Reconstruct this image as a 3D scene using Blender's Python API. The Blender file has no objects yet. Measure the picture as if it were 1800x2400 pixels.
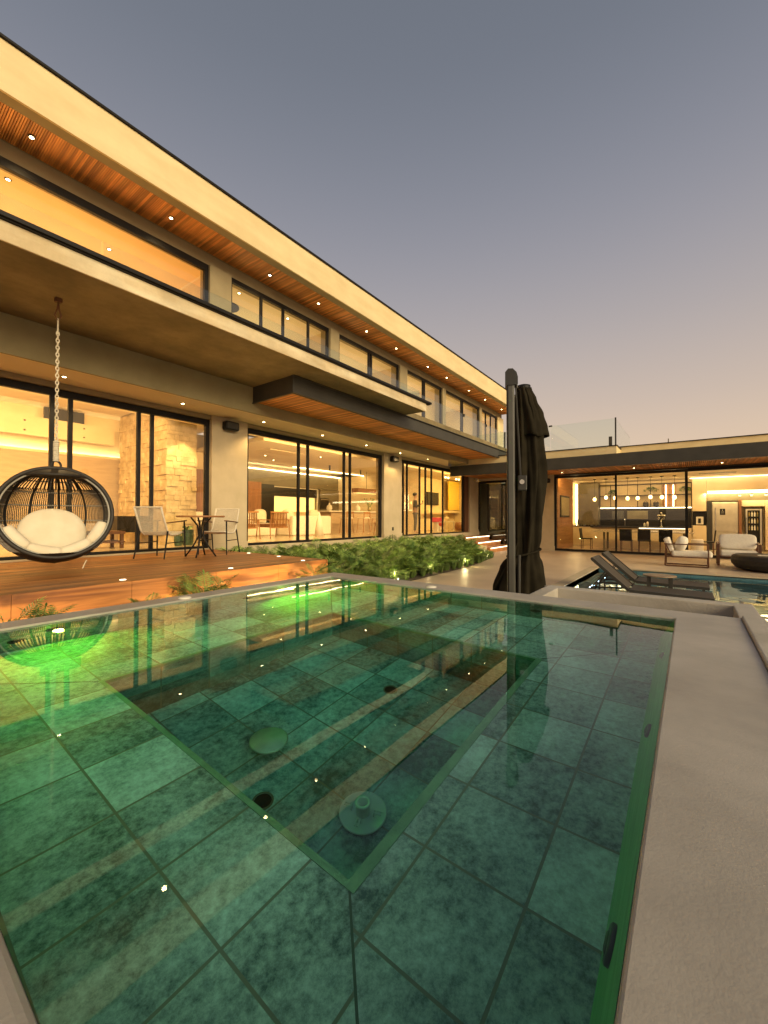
import bpy, math, random
from mathutils import Vector, Matrix
from math import radians as R, sin, cos, pi, sqrt
random.seed(7)
S = bpy.context.scene
COL = S.collection

# ------------------------------------------------------------------ camera
FPX = 961.73; YAW = 36.724; PITCH = 0.791; ROLL = 0.175
ZC = 1.45
cam_d = bpy.data.cameras.new("camera"); cam = bpy.data.objects.new("camera", cam_d); COL.objects.link(cam)
cam_d.sensor_fit = 'HORIZONTAL'; cam_d.sensor_width = 36.0; cam_d.lens = 36.0 * FPX / 1800.0
cam_d.clip_start = 0.02; cam_d.clip_end = 2000
_f = Vector((cos(R(YAW))*cos(R(PITCH)), sin(R(YAW))*cos(R(PITCH)), sin(R(PITCH))))
_r = Vector((sin(R(YAW)), -cos(R(YAW)), 0)); _u = _r.cross(_f)
_r2 = _r*cos(R(ROLL)) + _u*sin(R(ROLL)); _u2 = -_r*sin(R(ROLL)) + _u*cos(R(ROLL))
cam.matrix_world = Matrix(((_r2.x,_u2.x,-_f.x,0),(_r2.y,_u2.y,-_f.y,0),(_r2.z,_u2.z,-_f.z,ZC),(0,0,0,1)))
S.camera = cam

# ------------------------------------------------------------------ world: dusk sky
W = bpy.data.worlds.new("World"); S.world = W; W.use_nodes = True
wn = W.node_tree.nodes; wl = W.node_tree.links; wn.clear()
wo = wn.new('ShaderNodeOutputWorld'); bg = wn.new('ShaderNodeBackground'); bg2 = wn.new('ShaderNodeBackground')
tc = wn.new('ShaderNodeTexCoord'); sx = wn.new('ShaderNodeSeparateXYZ'); cr = wn.new('ShaderNodeValToRGB')
wl.new(tc.outputs['Generated'], sx.inputs[0]); wl.new(sx.outputs['Z'], cr.inputs[0])
el = cr.color_ramp.elements
stops = [(0.0, (.68,.48,.31)), (0.12, (.64,.475,.335)), (0.24, (.50,.40,.335)), (0.39, (.36,.325,.325)),
         (0.56, (.232,.236,.278)), (0.74, (.134,.150,.186)), (1.0, (.095,.11,.135))]
el[0].position = 0; el[0].color = (*stops[0][1], 1); el[1].position = 1; el[1].color = (*stops[-1][1], 1)
for p, c in stops[1:-1]:
    e = el.new(p); e.color = (*c, 1)
cr.color_ramp.interpolation = 'B_SPLINE'
wl.new(cr.outputs[0], bg.inputs[0]); bg.inputs[1].default_value = 0.66
sky = wn.new('ShaderNodeTexSky'); sky.sky_type = 'NISHITA'; sky.sun_disc = False
sky.sun_elevation = R(1.0); sky.sun_rotation = R(190); sky.air_density = 1.0; sky.dust_density = 2.0
wl.new(sky.outputs[0], bg2.inputs[0]); bg2.inputs[1].default_value = 0.012
ad = wn.new('ShaderNodeAddShader'); wl.new(bg.outputs[0], ad.inputs[0]); wl.new(bg2.outputs[0], ad.inputs[1])
wl.new(ad.outputs[0], wo.inputs[0])

# ------------------------------------------------------------------ afterglow of the set sun, behind the camera
sun_d = bpy.data.lights.new("afterglow_sun", 'SUN'); sun = bpy.data.objects.new("afterglow_sun", sun_d); COL.objects.link(sun)
sun_d.energy = 2.0; sun_d.angle = R(35); sun_d.color = (1.0, .82, .50)
sun.rotation_euler = (Vector((0.30, 1.0, -0.42))).to_track_quat('-Z', 'Y').to_euler()

S.view_settings.view_transform = 'Standard'; S.view_settings.look = 'None'
S.view_settings.exposure = 0.85; S.view_settings.gamma = 1.0
S.render.engine = 'CYCLES'
cy = S.cycles
cy.use_denoising = True
cy.max_bounces = 8; cy.diffuse_bounces = 3; cy.glossy_bounces = 4; cy.transmission_bounces = 8; cy.transparent_max_bounces = 16
cy.sample_clamp_indirect = 4.0; cy.sample_clamp_direct = 0.0; cy.blur_glossy = 0.5
cy.caustics_reflective = False; cy.caustics_refractive = True

# ------------------------------------------------------------------ materials
def newmat(name):
    m = bpy.data.materials.new(name); m.use_nodes = True
    return m, m.node_tree.nodes, m.node_tree.links, m.node_tree.nodes['Principled BSDF']

def mat(name, c1, c2=None, rough=.7, scale=4., metal=0., bump=0., bscale=60., detail=6., stretch=(1,1,1), spec=.5, lo=.35, hi=.65):
    m, n, l, b = newmat(name)
    b.inputs['Roughness'].default_value = rough; b.inputs['Metallic'].default_value = metal
    b.inputs['Specular IOR Level'].default_value = spec
    if c2 is None: c2 = tuple(x*.82 for x in c1)
    t = n.new('ShaderNodeTexCoord'); mp = n.new('ShaderNodeMapping'); mp.inputs['Scale'].default_value = stretch
    l.new(t.outputs['Object'], mp.inputs[0])
    no = n.new('ShaderNodeTexNoise'); no.inputs['Scale'].default_value = scale; no.inputs['Detail'].default_value = detail
    l.new(mp.outputs[0], no.inputs['Vector'])
    r = n.new('ShaderNodeValToRGB'); r.color_ramp.elements[0].color = (*c1, 1); r.color_ramp.elements[1].color = (*c2, 1)
    r.color_ramp.elements[0].position = lo; r.color_ramp.elements[1].position = hi
    l.new(no.outputs[0], r.inputs[0]); l.new(r.outputs[0], b.inputs['Base Color'])
    if bump:
        n2 = n.new('ShaderNodeTexNoise'); n2.inputs['Scale'].default_value = bscale; n2.inputs['Detail'].default_value = 5
        l.new(mp.outputs[0], n2.inputs['Vector'])
        bu = n.new('ShaderNodeBump'); bu.inputs['Strength'].default_value = bump; bu.inputs['Distance'].default_value = .02
        l.new(n2.outputs[0], bu.inputs['Height']); l.new(bu.outputs[0], b.inputs['Normal'])
    return m

def emis(name, c, s, sample=True):
    m, n, l, b = newmat(name)
    b.inputs['Base Color'].default_value = (*c, 1); b.inputs['Emission Color'].default_value = (*c, 1)
    b.inputs['Emission Strength'].default_value = s
    if not sample: m.cycles.emission_sampling = 'NONE'
    return m

def wood(name, c1, c2, axis=0, rough=.5, plank=0., bump=.2, freq=1.):
    """grain stretched along axis; optional plank-wise tint"""
    m, n, l, b = newmat(name); b.inputs['Roughness'].default_value = rough
    t = n.new('ShaderNodeTexCoord'); mp = n.new('ShaderNodeMapping'); sc = [14*freq]*3; sc[axis] = .9*freq
    mp.inputs['Scale'].default_value = sc; l.new(t.outputs['Object'], mp.inputs[0])
    no = n.new('ShaderNodeTexNoise'); no.inputs['Scale'].default_value = 1.; no.inputs['Detail'].default_value = 9; no.inputs['Distortion'].default_value = .8
    l.new(mp.outputs[0], no.inputs['Vector'])
    r = n.new('ShaderNodeValToRGB'); r.color_ramp.elements[0].color = (*c1, 1); r.color_ramp.elements[1].color = (*c2, 1)
    r.color_ramp.elements[0].position = .35; r.color_ramp.elements[1].position = .62
    l.new(no.outputs[0], r.inputs[0])
    src = r.outputs[0]
    if plank:
        sp = n.new('ShaderNodeSeparateXYZ'); l.new(t.outputs['Object'], sp.inputs[0])
        other = 'X' if axis == 1 else 'Y'
        mt = n.new('ShaderNodeMath'); mt.operation = 'DIVIDE'; mt.inputs[1].default_value = plank; l.new(sp.outputs[other], mt.inputs[0])
        fl = n.new('ShaderNodeMath'); fl.operation = 'FLOOR'; l.new(mt.outputs[0], fl.inputs[0])
        wnz = n.new('ShaderNodeTexWhiteNoise'); wnz.noise_dimensions = '1D'; l.new(fl.outputs[0], wnz.inputs['W'])
        mr = n.new('ShaderNodeMapRange'); mr.inputs[3].default_value = .6; mr.inputs[4].default_value = 1.25; l.new(wnz.outputs[0], mr.inputs[0])
        vm = n.new('ShaderNodeVectorMath'); vm.operation = 'SCALE'; l.new(src, vm.inputs[0]); l.new(mr.outputs[0], vm.inputs['Scale'])
        src = vm.outputs[0]
    l.new(src, b.inputs['Base Color'])
    bu = n.new('ShaderNodeBump'); bu.inputs['Strength'].default_value = bump; bu.inputs['Distance'].default_value = .01
    l.new(no.outputs[0], bu.inputs['Height']); l.new(bu.outputs[0], b.inputs['Normal'])
    return m

def glassmat(name, tint=(.97,.98,.96), ior=1.5, refl=1.0):
    m = bpy.data.materials.new(name); m.use_nodes = True; n = m.node_tree.nodes; l = m.node_tree.links; n.clear()
    o = n.new('ShaderNodeOutputMaterial'); mx = n.new('ShaderNodeMixShader'); tr = n.new('ShaderNodeBsdfTransparent'); gl = n.new('ShaderNodeBsdfGlossy')
    fr = n.new('ShaderNodeFresnel'); ge = n.new('ShaderNodeNewGeometry'); mr = n.new('ShaderNodeMapRange'); mr.inputs[3].default_value = ior; mr.inputs[4].default_value = 1/ior
    l.new(ge.outputs['Backfacing'], mr.inputs[0]); l.new(mr.outputs[0], fr.inputs[0]); tr.inputs[0].default_value = (*tint, 1); gl.inputs['Roughness'].default_value = .0
    gl.inputs[0].default_value = (refl, refl, refl, 1)
    l.new(fr.outputs[0], mx.inputs[0]); l.new(tr.outputs[0], mx.inputs[1]); l.new(gl.outputs[0], mx.inputs[2]); l.new(mx.outputs[0], o.inputs[0])
    return m

def watermat(name, bump=.02, scale=3., tint=(.90,1,.97)):
    m = bpy.data.materials.new(name); m.use_nodes = True; n = m.node_tree.nodes; l = m.node_tree.links; n.clear()
    o = n.new('ShaderNodeOutputMaterial'); g = n.new('ShaderNodeBsdfGlass'); g.inputs['IOR'].default_value = 1.333; g.inputs['Roughness'].default_value = 0.0
    g.inputs[0].default_value = (*tint, 1)
    no = n.new('ShaderNodeTexNoise'); no.inputs['Scale'].default_value = scale; no.inputs['Detail'].default_value = 1.5
    t = n.new('ShaderNodeTexCoord'); l.new(t.outputs['Object'], no.inputs['Vector'])
    b = n.new('ShaderNodeBump'); b.inputs['Strength'].default_value = bump; b.inputs['Distance'].default_value = .05
    l.new(no.outputs[0], b.inputs['Height']); l.new(b.outputs[0], g.inputs['Normal']); l.new(g.outputs[0], o.inputs[0])
    return m

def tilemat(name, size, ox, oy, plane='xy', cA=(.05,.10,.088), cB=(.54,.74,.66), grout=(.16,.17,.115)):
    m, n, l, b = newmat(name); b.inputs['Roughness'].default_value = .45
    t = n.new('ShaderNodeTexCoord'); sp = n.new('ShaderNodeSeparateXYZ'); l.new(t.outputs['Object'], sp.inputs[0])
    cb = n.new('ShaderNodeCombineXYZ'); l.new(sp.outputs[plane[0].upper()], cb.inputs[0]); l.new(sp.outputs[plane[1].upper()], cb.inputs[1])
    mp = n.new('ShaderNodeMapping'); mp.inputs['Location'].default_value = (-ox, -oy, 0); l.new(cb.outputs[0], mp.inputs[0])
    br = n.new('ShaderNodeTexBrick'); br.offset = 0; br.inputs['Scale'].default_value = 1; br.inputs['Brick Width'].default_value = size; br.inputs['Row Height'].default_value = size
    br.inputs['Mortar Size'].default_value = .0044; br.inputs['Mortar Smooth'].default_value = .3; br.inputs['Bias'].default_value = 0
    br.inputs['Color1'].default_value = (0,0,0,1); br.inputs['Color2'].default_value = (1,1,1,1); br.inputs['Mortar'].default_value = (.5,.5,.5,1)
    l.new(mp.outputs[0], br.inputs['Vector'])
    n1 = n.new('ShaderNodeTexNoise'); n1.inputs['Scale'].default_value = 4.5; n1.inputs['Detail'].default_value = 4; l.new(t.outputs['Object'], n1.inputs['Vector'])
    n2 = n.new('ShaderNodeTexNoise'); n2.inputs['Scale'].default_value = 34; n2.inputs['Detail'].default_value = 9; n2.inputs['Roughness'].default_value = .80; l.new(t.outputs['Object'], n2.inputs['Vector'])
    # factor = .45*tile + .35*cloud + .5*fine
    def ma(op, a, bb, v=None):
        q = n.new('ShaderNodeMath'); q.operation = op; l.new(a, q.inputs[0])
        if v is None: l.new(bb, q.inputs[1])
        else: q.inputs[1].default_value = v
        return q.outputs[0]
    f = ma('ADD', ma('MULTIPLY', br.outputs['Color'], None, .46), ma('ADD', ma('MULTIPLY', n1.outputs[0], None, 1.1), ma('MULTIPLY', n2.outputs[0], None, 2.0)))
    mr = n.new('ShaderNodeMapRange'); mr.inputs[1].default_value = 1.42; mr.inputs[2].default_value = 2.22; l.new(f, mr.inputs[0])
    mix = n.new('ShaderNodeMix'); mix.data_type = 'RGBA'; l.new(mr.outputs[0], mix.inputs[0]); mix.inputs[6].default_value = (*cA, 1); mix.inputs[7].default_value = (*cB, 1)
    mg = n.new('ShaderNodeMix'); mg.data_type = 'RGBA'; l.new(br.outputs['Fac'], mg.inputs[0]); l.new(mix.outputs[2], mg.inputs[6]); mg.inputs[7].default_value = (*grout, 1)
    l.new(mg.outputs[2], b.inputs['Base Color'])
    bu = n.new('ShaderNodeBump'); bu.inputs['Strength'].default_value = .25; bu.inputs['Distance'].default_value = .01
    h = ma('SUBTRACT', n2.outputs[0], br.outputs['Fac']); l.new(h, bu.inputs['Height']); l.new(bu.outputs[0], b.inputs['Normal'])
    return m

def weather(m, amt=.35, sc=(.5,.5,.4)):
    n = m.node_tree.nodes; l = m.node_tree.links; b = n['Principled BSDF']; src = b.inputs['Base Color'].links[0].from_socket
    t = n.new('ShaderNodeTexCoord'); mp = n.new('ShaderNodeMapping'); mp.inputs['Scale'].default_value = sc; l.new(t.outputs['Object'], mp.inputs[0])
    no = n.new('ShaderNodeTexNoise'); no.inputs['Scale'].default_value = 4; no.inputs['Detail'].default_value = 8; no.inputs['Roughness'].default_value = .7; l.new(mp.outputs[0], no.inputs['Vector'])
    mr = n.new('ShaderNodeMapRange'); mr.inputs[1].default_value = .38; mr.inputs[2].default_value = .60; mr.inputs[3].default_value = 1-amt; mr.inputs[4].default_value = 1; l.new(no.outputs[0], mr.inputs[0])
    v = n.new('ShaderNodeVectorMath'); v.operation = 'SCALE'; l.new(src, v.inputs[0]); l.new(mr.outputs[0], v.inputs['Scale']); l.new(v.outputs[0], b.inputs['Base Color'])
M = {}
M['terrace'] = mat('terrace_concrete', (.60,.46,.32), (.52,.39,.265), .42, 1.3, bump=.05, bscale=90)
M['ground'] = mat('bare_soil', (.05,.035,.02), (.09,.065,.04), .95, 3)
M['fascia'] = mat('cream_render', (.80,.64,.36), (.72,.56,.30), .85, 2.2, bump=.12, bscale=130, stretch=(.5,1,2))
M['slabedge'] = mat('cream_slab_render', (.78,.66,.44), (.62,.48,.28), .85, 3.2, bump=.12, bscale=130, stretch=(.5,1,2))
M['taupe'] = mat('taupe_render', (.36,.29,.165), (.32,.255,.14), .85, 3, bump=.12, bscale=120)
M['beige'] = mat('beige_render', (.56,.45,.29), (.50,.40,.25), .85, 2.5, bump=.1, bscale=120)
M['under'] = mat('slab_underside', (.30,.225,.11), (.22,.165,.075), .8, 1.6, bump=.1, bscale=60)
M['beamface'] = mat('olive_beam_render', (.36,.30,.16), (.30,.245,.125), .85, 1.5, bump=.1, bscale=80)
M['black'] = mat('black_metal', (.008,.007,.006), (.012,.010,.009), .5, 8, spec=.25)
M['charcoal'] = mat('charcoal_steel', (.040,.037,.032), (.03,.028,.025), .45, 5, bump=.03, spec=.35)
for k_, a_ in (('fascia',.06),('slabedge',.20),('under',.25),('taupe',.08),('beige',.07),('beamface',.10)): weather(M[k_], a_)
M['darkgrey'] = mat('dark_grey_steel', (.062,.056,.046), (.05,.045,.037), .55, 3, bump=.03, spec=.3)
M['slat'] = wood('slatted_cedar', (.86,.38,.10), (.60,.23,.055), 1, .55, .05)
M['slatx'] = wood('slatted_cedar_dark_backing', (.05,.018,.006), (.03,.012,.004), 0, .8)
M['deck'] = wood('deck_timber', (.54,.225,.055), (.19,.062,.014), 0, .45, .14, bump=.6)
M['deckface'] = wood('deck_face_timber', (.48,.21,.06), (.13,.045,.012), 0, .6, 0, bump=1.6, freq=.55)
M['oak'] = wood('oak', (.42,.20,.07), (.28,.12,.04), 0, .5)
M['walnut'] = wood('walnut', (.16,.065,.025), (.09,.035,.014), 2, .5)
M['stepwood'] = mat('step_stone', (.55,.26,.10), (.42,.18,.06), .6, 7)
M['concrete'] = mat('spa_concrete', (.47,.425,.36), (.37,.33,.27), .62, 2.6, bump=.22, bscale=55, detail=9)
M['stained'] = mat('stained_concrete', (.455,.415,.36), (.315,.28,.235), .50, 1.6, bump=.09, bscale=150, detail=9, stretch=(1,1.1,1), lo=.32, hi=.68)
weather(M['stained'], .13, (1.1,.7,1))
M['wetconcrete'] = mat('wet_concrete', (.345,.29,.215), (.27,.225,.165), .5, 3.4, bump=.35, bscale=95, detail=10, stretch=(1,1.6,1))
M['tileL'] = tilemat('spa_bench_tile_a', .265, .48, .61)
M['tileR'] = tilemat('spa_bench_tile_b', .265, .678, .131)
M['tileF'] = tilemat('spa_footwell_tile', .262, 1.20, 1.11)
M['tilexz_shade'] = tilemat('spa_tile_wall_shade_xz', .265, .48, .38, 'xz', cA=(.045,.08,.068), cB=(.30,.42,.36))  # wall tile colours darkened to carry the shade in the footwell
M['tileyz_shade'] = tilemat('spa_tile_wall_shade_yz', .265, .61, .38, 'yz', cA=(.045,.08,.068), cB=(.30,.42,.36))  # same darkened tile, shade put into its colour
M['nosing'] = mat('spa_nosing', (.17,.33,.19), (.11,.24,.14), .5, 14, bump=.2)
M['battered'] = mat('spa_backrest_stone', (.12,.30,.13), (.07,.20,.08), .5, 7, stretch=(.6,5,5), bump=.2)
M['pooltile'] = tilemat('pool_tile', .6, 0, 0, cA=(.05,.12,.14), cB=(.14,.30,.34), grout=(.06,.09,.09))
M['water'] = watermat('spa_water', .016, 2.2, tint=(.97,1,.99))
_n = M['water'].node_tree.nodes; _v = _n.new('ShaderNodeVolumeAbsorption'); _v.inputs['Color'].default_value = (.04,.86,.76,1); _v.inputs['Density'].default_value = .55
M['water'].node_tree.links.new(_v.outputs[0], [q for q in _n if q.type == 'OUTPUT_MATERIAL'][0].inputs['Volume'])
M['poolwater'] = watermat('pool_water', .10, 2.2, tint=(.85,.97,1))
M['glass'] = glassmat('window_glass', (.96,.95,.90), 1.45)
M['clearglass'] = glassmat('balustrade_glass', (.93,.97,.95), 1.5)
M['smoke'] = glassmat('dark_door_glass', (.55,.60,.52), 1.9)
M['chrome'] = mat('steel', (.55,.55,.52), (.5,.5,.47), .18, 5, metal=1)
M['satin'] = mat('satin_plastic', (.66,.68,.62), (.58,.62,.55), .3, 6)
M['canvas'] = mat('black_canvas', (.016,.013,.008), (.028,.023,.014), .95, 5, bump=.25, bscale=7, spec=.08)
M['rope'] = mat('beige_rope', (.72,.64,.50), (.58,.51,.38), .8, 60, bump=.3)
M['wicker'] = mat('grey_wicker', (.42,.40,.34), (.30,.28,.23), .7, 40)
M['wickerdark'] = mat('dark_wicker', (.028,.022,.016), (.018,.014,.010), .6, 40)
M['cushion'] = mat('cream_cushion', (.80,.70,.52), (.74,.63,.45), .9, 6, bump=.3, bscale=14)
M['linen'] = mat('pale_linen', (.84,.76,.62), (.78,.69,.55), .95, 20, bump=.3, bscale=16)
M['sling'] = mat('brown_grey_sling', (.070,.054,.038), (.05,.038,.026), .75, 80)
M['leaf'] = mat('philodendron_leaf', (.055,.115,.018), (.30,.42,.09), .38, 7, lo=.42, hi=.60)
M['grass'] = mat('grass_blade', (.06,.11,.02), (.15,.21,.045), .5, 9)
M['wall_in'] = mat('warm_plaster', (.78,.63,.40), (.72,.57,.35), .85, 2)
M['ceil_in'] = mat('ceiling_plaster', (.80,.68,.48), (.78,.65,.45), .9, 2)
M['floor_in'] = mat('polished_floor', (.62,.50,.33), (.52,.41,.27), .18, 1.5)
M['panel'] = wood('brown_panel', (.30,.13,.05), (.20,.08,.03), 2, .5)
M['taupepanel'] = mat('taupe_panel', (.50,.36,.22), (.44,.31,.19), .7, 3, stretch=(1,1,6))
M['olive'] = mat('olive_cabinet', (.16,.13,.07), (.13,.105,.055), .45, 3)
M['blackgl'] = mat('black_stone', (.010,.008,.006), (.018,.014,.01), .3, 4, spec=.25)
M['white'] = mat('white_enamel', (.78,.72,.6), (.72,.66,.55), .5, 5)
M['steelw'] = mat('warm_stainless', (.62,.55,.40), (.52,.45,.32), .32, 3, metal=.7)
M['yellow'] = mat('yellow_curtain', (.85,.60,.08), (.75,.50,.05), .9, 6, stretch=(8,8,.3))
M['pink'] = mat('pink_toy', (.75,.08,.12), (.6,.05,.1), .5, 5)
M['red'] = mat('red_toy', (.6,.06,.03), (.5,.04,.02), .5, 5)
M['plastic'] = mat('cream_toy', (.75,.6,.4), (.65,.5,.3), .6, 9)
M['greentile'] = tilemat('green_wall_tile', .30, 0, 0, 'xz', cA=(.03,.06,.035), cB=(.11,.18,.11), grout=(.02,.03,.02))
M['greentile2'] = tilemat('green_wall_tile_b', .30, 0, 0, 'yz', cA=(.03,.06,.035), cB=(.11,.18,.11), grout=(.02,.03,.02))
M['skin'] = mat('skin', (.42,.25,.16), (.38,.22,.14), .6, 5)
M['cloth_dark'] = mat('dark_clothes', (.03,.028,.026), (.045,.04,.035), .9, 12)
M['cloth_grey'] = mat('grey_trousers', (.10,.09,.08), (.13,.115,.10), .9, 12)
M['hair'] = mat('dark_hair', (.012,.008,.006), (.02,.014,.01), .6, 30)
M['bottle'] = mat('bottle_glass', (.35,.22,.06), (.10,.12,.05), .15, 9)
M['em_down'] = emis('downlight_glow', (1,.74,.36), 22, False)
M['em_led'] = emis('led_strip', (1,.80,.45), 7, False)
M['em_step'] = emis('step_led', (1,.85,.58), 3.5)
M['em_bulb'] = emis('bulb_filament', (1,.62,.22), 9, False)
M['em_green'] = emis('spa_lamp_glow', (.62,1,.12), 40, False)
M['em_white'] = emis('cool_pool_lamp', (.62,.82,1), 14)
M['em_garden'] = emis('garden_lamp_glow', (1,.9,.5), 9, False)
M['em_panel'] = emis('backlit_niche', (1,.72,.24), .75)

# ------------------------------------------------------------------ mesh helpers
def wloc(o):
    v = Vector((0,0,0))
    while o is not None: v += o.location; o = o.parent
    return v

class MB:
    def __init__(s): s.v = []; s.f = []
    def add(s, vs, fs):
        k = len(s.v); s.v += [tuple(v) for v in vs]; s.f += [tuple(i+k for i in f) for f in fs]; return s
    def box(s, x0, x1, y0, y1, z0, z1):
        if x0 > x1: x0, x1 = x1, x0
        if y0 > y1: y0, y1 = y1, y0
        if z0 > z1: z0, z1 = z1, z0
        return s.add([(x0,y0,z0),(x1,y0,z0),(x1,y1,z0),(x0,y1,z0),(x0,y0,z1),(x1,y0,z1),(x1,y1,z1),(x0,y1,z1)],
                     [(0,3,2,1),(4,5,6,7),(0,1,5,4),(1,2,6,5),(2,3,7,6),(3,0,4,7)])
    def bar(s, a, b, w, h=None, up=(0,0,1)):
        h = h or w; a = Vector(a); b = Vector(b); d = (b-a).normalized(); u = Vector(up)
        if abs(d.dot(u)) > .98: u = Vector((1,0,0))
        x = d.cross(u).normalized()*w/2; y = x.cross(d).normalized()*h/2
        vs = [p+sx*x+sy*y for p in (a,b) for sx, sy in ((-1,-1),(1,-1),(1,1),(-1,1))]
        return s.add(vs, [(0,1,2,3),(7,6,5,4),(0,4,5,1),(1,5,6,2),(2,6,7,3),(3,7,4,0)])
    def tube(s, pts, r, n=8, closed=False, caps=True):
        pts = [Vector(p) for p in pts]; N = len(pts)
        rs = r if isinstance(r, (list, tuple)) else [r]*N
        ref = None; vs = []
        for i, p in enumerate(pts):
            if closed: d = pts[(i+1) % N]-pts[i-1]
            else: d = pts[min(i+1, N-1)]-pts[max(i-1, 0)]
            d.normalize()
            if ref is None:
                ref = Vector((0,0,1)) if abs(d.z) < .9 else Vector((1,0,0))
            a = d.cross(ref)
            if a.length < 1e-4: a = d.cross(Vector((.3,.8,.5)))
            a.normalize(); b = a.cross(d).normalized(); ref = b
            for k in range(n):
                t = 2*pi*k/n; vs.append(p+(a*cos(t)+b*sin(t))*rs[i])
        fs = []
        for i in range(N if closed else N-1):
            j = (i+1) % N
            for k in range(n): fs.append((i*n+k, i*n+(k+1) % n, j*n+(k+1) % n, j*n+k))
        if caps and not closed: fs += [tuple(range(n-1,-1,-1)), tuple((N-1)*n+k for k in range(n))]
        return s.add(vs, fs)
    def cyl(s, c, r, z0, z1, n=20, r2=None):
        return s.lathe([(r, z0), (r if r2 is None else r2, z1)], c, n)
    def lathe(s, prof, c=(0,0), n=24, cap=True):
        vs = [(c[0]+r*cos(2*pi*k/n), c[1]+r*sin(2*pi*k/n), z) for r, z in prof for k in range(n)]
        fs = [(i*n+k, i*n+(k+1) % n, (i+1)*n+(k+1) % n, (i+1)*n+k) for i in range(len(prof)-1) for k in range(n)]
        if cap: fs += [tuple(range(n-1,-1,-1)), tuple((len(prof)-1)*n+k for k in range(n))]
        return s.add(vs, fs)
    def ell(s, c, rx, ry, rz, n=20, m=12, p=1.0, rot=None):
        vs = []; fs = []
        for i in range(m+1):
            t = pi*i/m
            for k in range(n):
                a = 2*pi*k/n
                q = lambda x: math.copysign(abs(x)**p, x)
                v = Vector((rx*q(sin(t))*q(cos(a)), ry*q(sin(t))*q(sin(a)), rz*q(cos(t))))
                if rot: v = rot @ v
                vs.append(v+Vector(c))
        for i in range(m):
            for k in range(n): fs.append(((i+1)*n+k, (i+1)*n+(k+1) % n, i*n+(k+1) % n, i*n+k))
        return s.add(vs, fs)
    def build(s, name, m, parent=None, smooth=False, bevel=0, seg=2):
        off = wloc(parent) if parent else Vector((0,0,0))
        me = bpy.data.meshes.new(name); me.from_pydata([Vector(v)-off for v in s.v], [], s.f); me.update()
        me.materials.append(M[m] if isinstance(m, str) else m)
        if smooth:
            for p in me.polygons: p.use_smooth = True
        o = bpy.data.objects.new(name, me); COL.objects.link(o)
        if parent: o.parent = parent
        if bevel:
            b = o.modifiers.new('bevel', 'BEVEL'); b.width = bevel; b.segments = seg; b.limit_method = 'ANGLE'; b.angle_limit = R(40)
        return o

def tag(o, label=None, cat=None, group=None, kind=None):
    if label: o['label'] = label
    if cat: o['category'] = cat
    if group: o['group'] = group
    if kind: o['kind'] = kind
    return o
def thing(name, label, cat, loc=(0,0,0), group=None):
    o = bpy.data.objects.new(name, None); COL.objects.link(o); o.location = loc; o.empty_display_size = .1
    return tag(o, label, cat, group)
def kids(o): return [c for c in bpy.data.objects if c.parent == o]
def dup(root, loc=None, rz=None, label=None, scale=None):
    c = root.copy(); COL.objects.link(c)
    if loc is not None: c.location = loc
    if rz is not None: c.rotation_euler = (0,0,rz)
    if scale: c.scale = scale
    if label: c['label'] = label
    for ch in kids(root):
        d = ch.copy(); COL.objects.link(d); d.parent = c
        for g in kids(ch):
            e = g.copy(); COL.objects.link(e); e.parent = d
            if g.type == 'LIGHT': pass
    return c
def lamp(name, kind, loc, energy, color, size=.1, target=None, spot=None, blend=.3, sizey=None, parent=None, shape=None):
    d = bpy.data.lights.new(name, kind); o = bpy.data.objects.new(name, d); COL.objects.link(o)
    d.energy = energy; d.color = color
    if kind == 'AREA':
        d.size = size
        if sizey: d.shape = 'RECTANGLE'; d.size_y = sizey
    else: d.shadow_soft_size = size
    if spot: d.spot_size = R(spot); d.spot_blend = blend
    if parent: o.parent = parent; o.location = Vector(loc)-wloc(parent)
    else: o.location = loc
    if target is not None:
        o.rotation_euler = (Vector(target)-Vector(loc)).to_track_quat('-Z', 'Y').to_euler()
    return o
ORD = ['nearest','second','third','fourth','fifth','sixth','seventh','eighth','ninth','tenth','eleventh','twelfth']
WARM = (1, .66, .27)

# ================================================================== GROUND
g = MB().box(3.8, 800, 2.15, 800, -.6, -.02).box(-400, 3.8, 3.13, 800, -.6, -.02).box(-400, -.6, -.45, 2.15, -.6, -.02).box(13.4, 800, -800, 2.15, -.6, -.02)
tag(g.build('ground', 'ground'), kind='structure')
g = MB().box(13.4, 19.2, -14, 2.15, -.3, 0).box(3.85, 19.2, 2.15, 8.4, -.3, 0)
tag(g.build('terrace', 'terrace'), kind='structure')
g = MB().box(-3, 6.6, 3.2, 8.4, -.1, .03)
g.add([(6.6,5.05,.012),(11.2,5.22,.012),(14.4,5.75,.012),(15.0,6.4,.012),(15.2,8.4,.012),(6.6,8.4,.012)], [(0,1,2,3,4,5)])
tag(g.build('planting_soil', 'ground'), kind='structure')

# main swimming pool basin and water
p = MB().box(3.9, 13.4, -14, 2.15, -1.5, -1.4).box(-.6, 3.9, -.34, 2.2, -1.4, -.5)
p.add([(3.9,2.15,-1.4),(13.4,2.15,-1.4),(13.4,2.15,-.02),(3.9,2.15,-.02)], [(0,1,2,3)])
p.add([(13.38,2.15,-1.4),(13.38,-14,-1.4),(13.38,-14,-.02),(13.38,2.15,-.02)], [(0,1,2,3)])
p.box(7.0, 11.0, -.9, 2.15, -1.4, -.32).box(0, 3.9, -14, -.6, -1.5, -1.4)
pool = thing('swimming_pool', 'dark tiled swimming pool beyond the raised spa', 'swimming pool', (8,0,0))
p.build('basin', 'pooltile', pool)
cp = MB().box(3.9, 13.4, 2.15, 2.40, -.06, .012).box(13.4, 13.65, -14, 2.40, -.06, .012)
cp.build('coping', 'beige', pool, bevel=.006)
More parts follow.
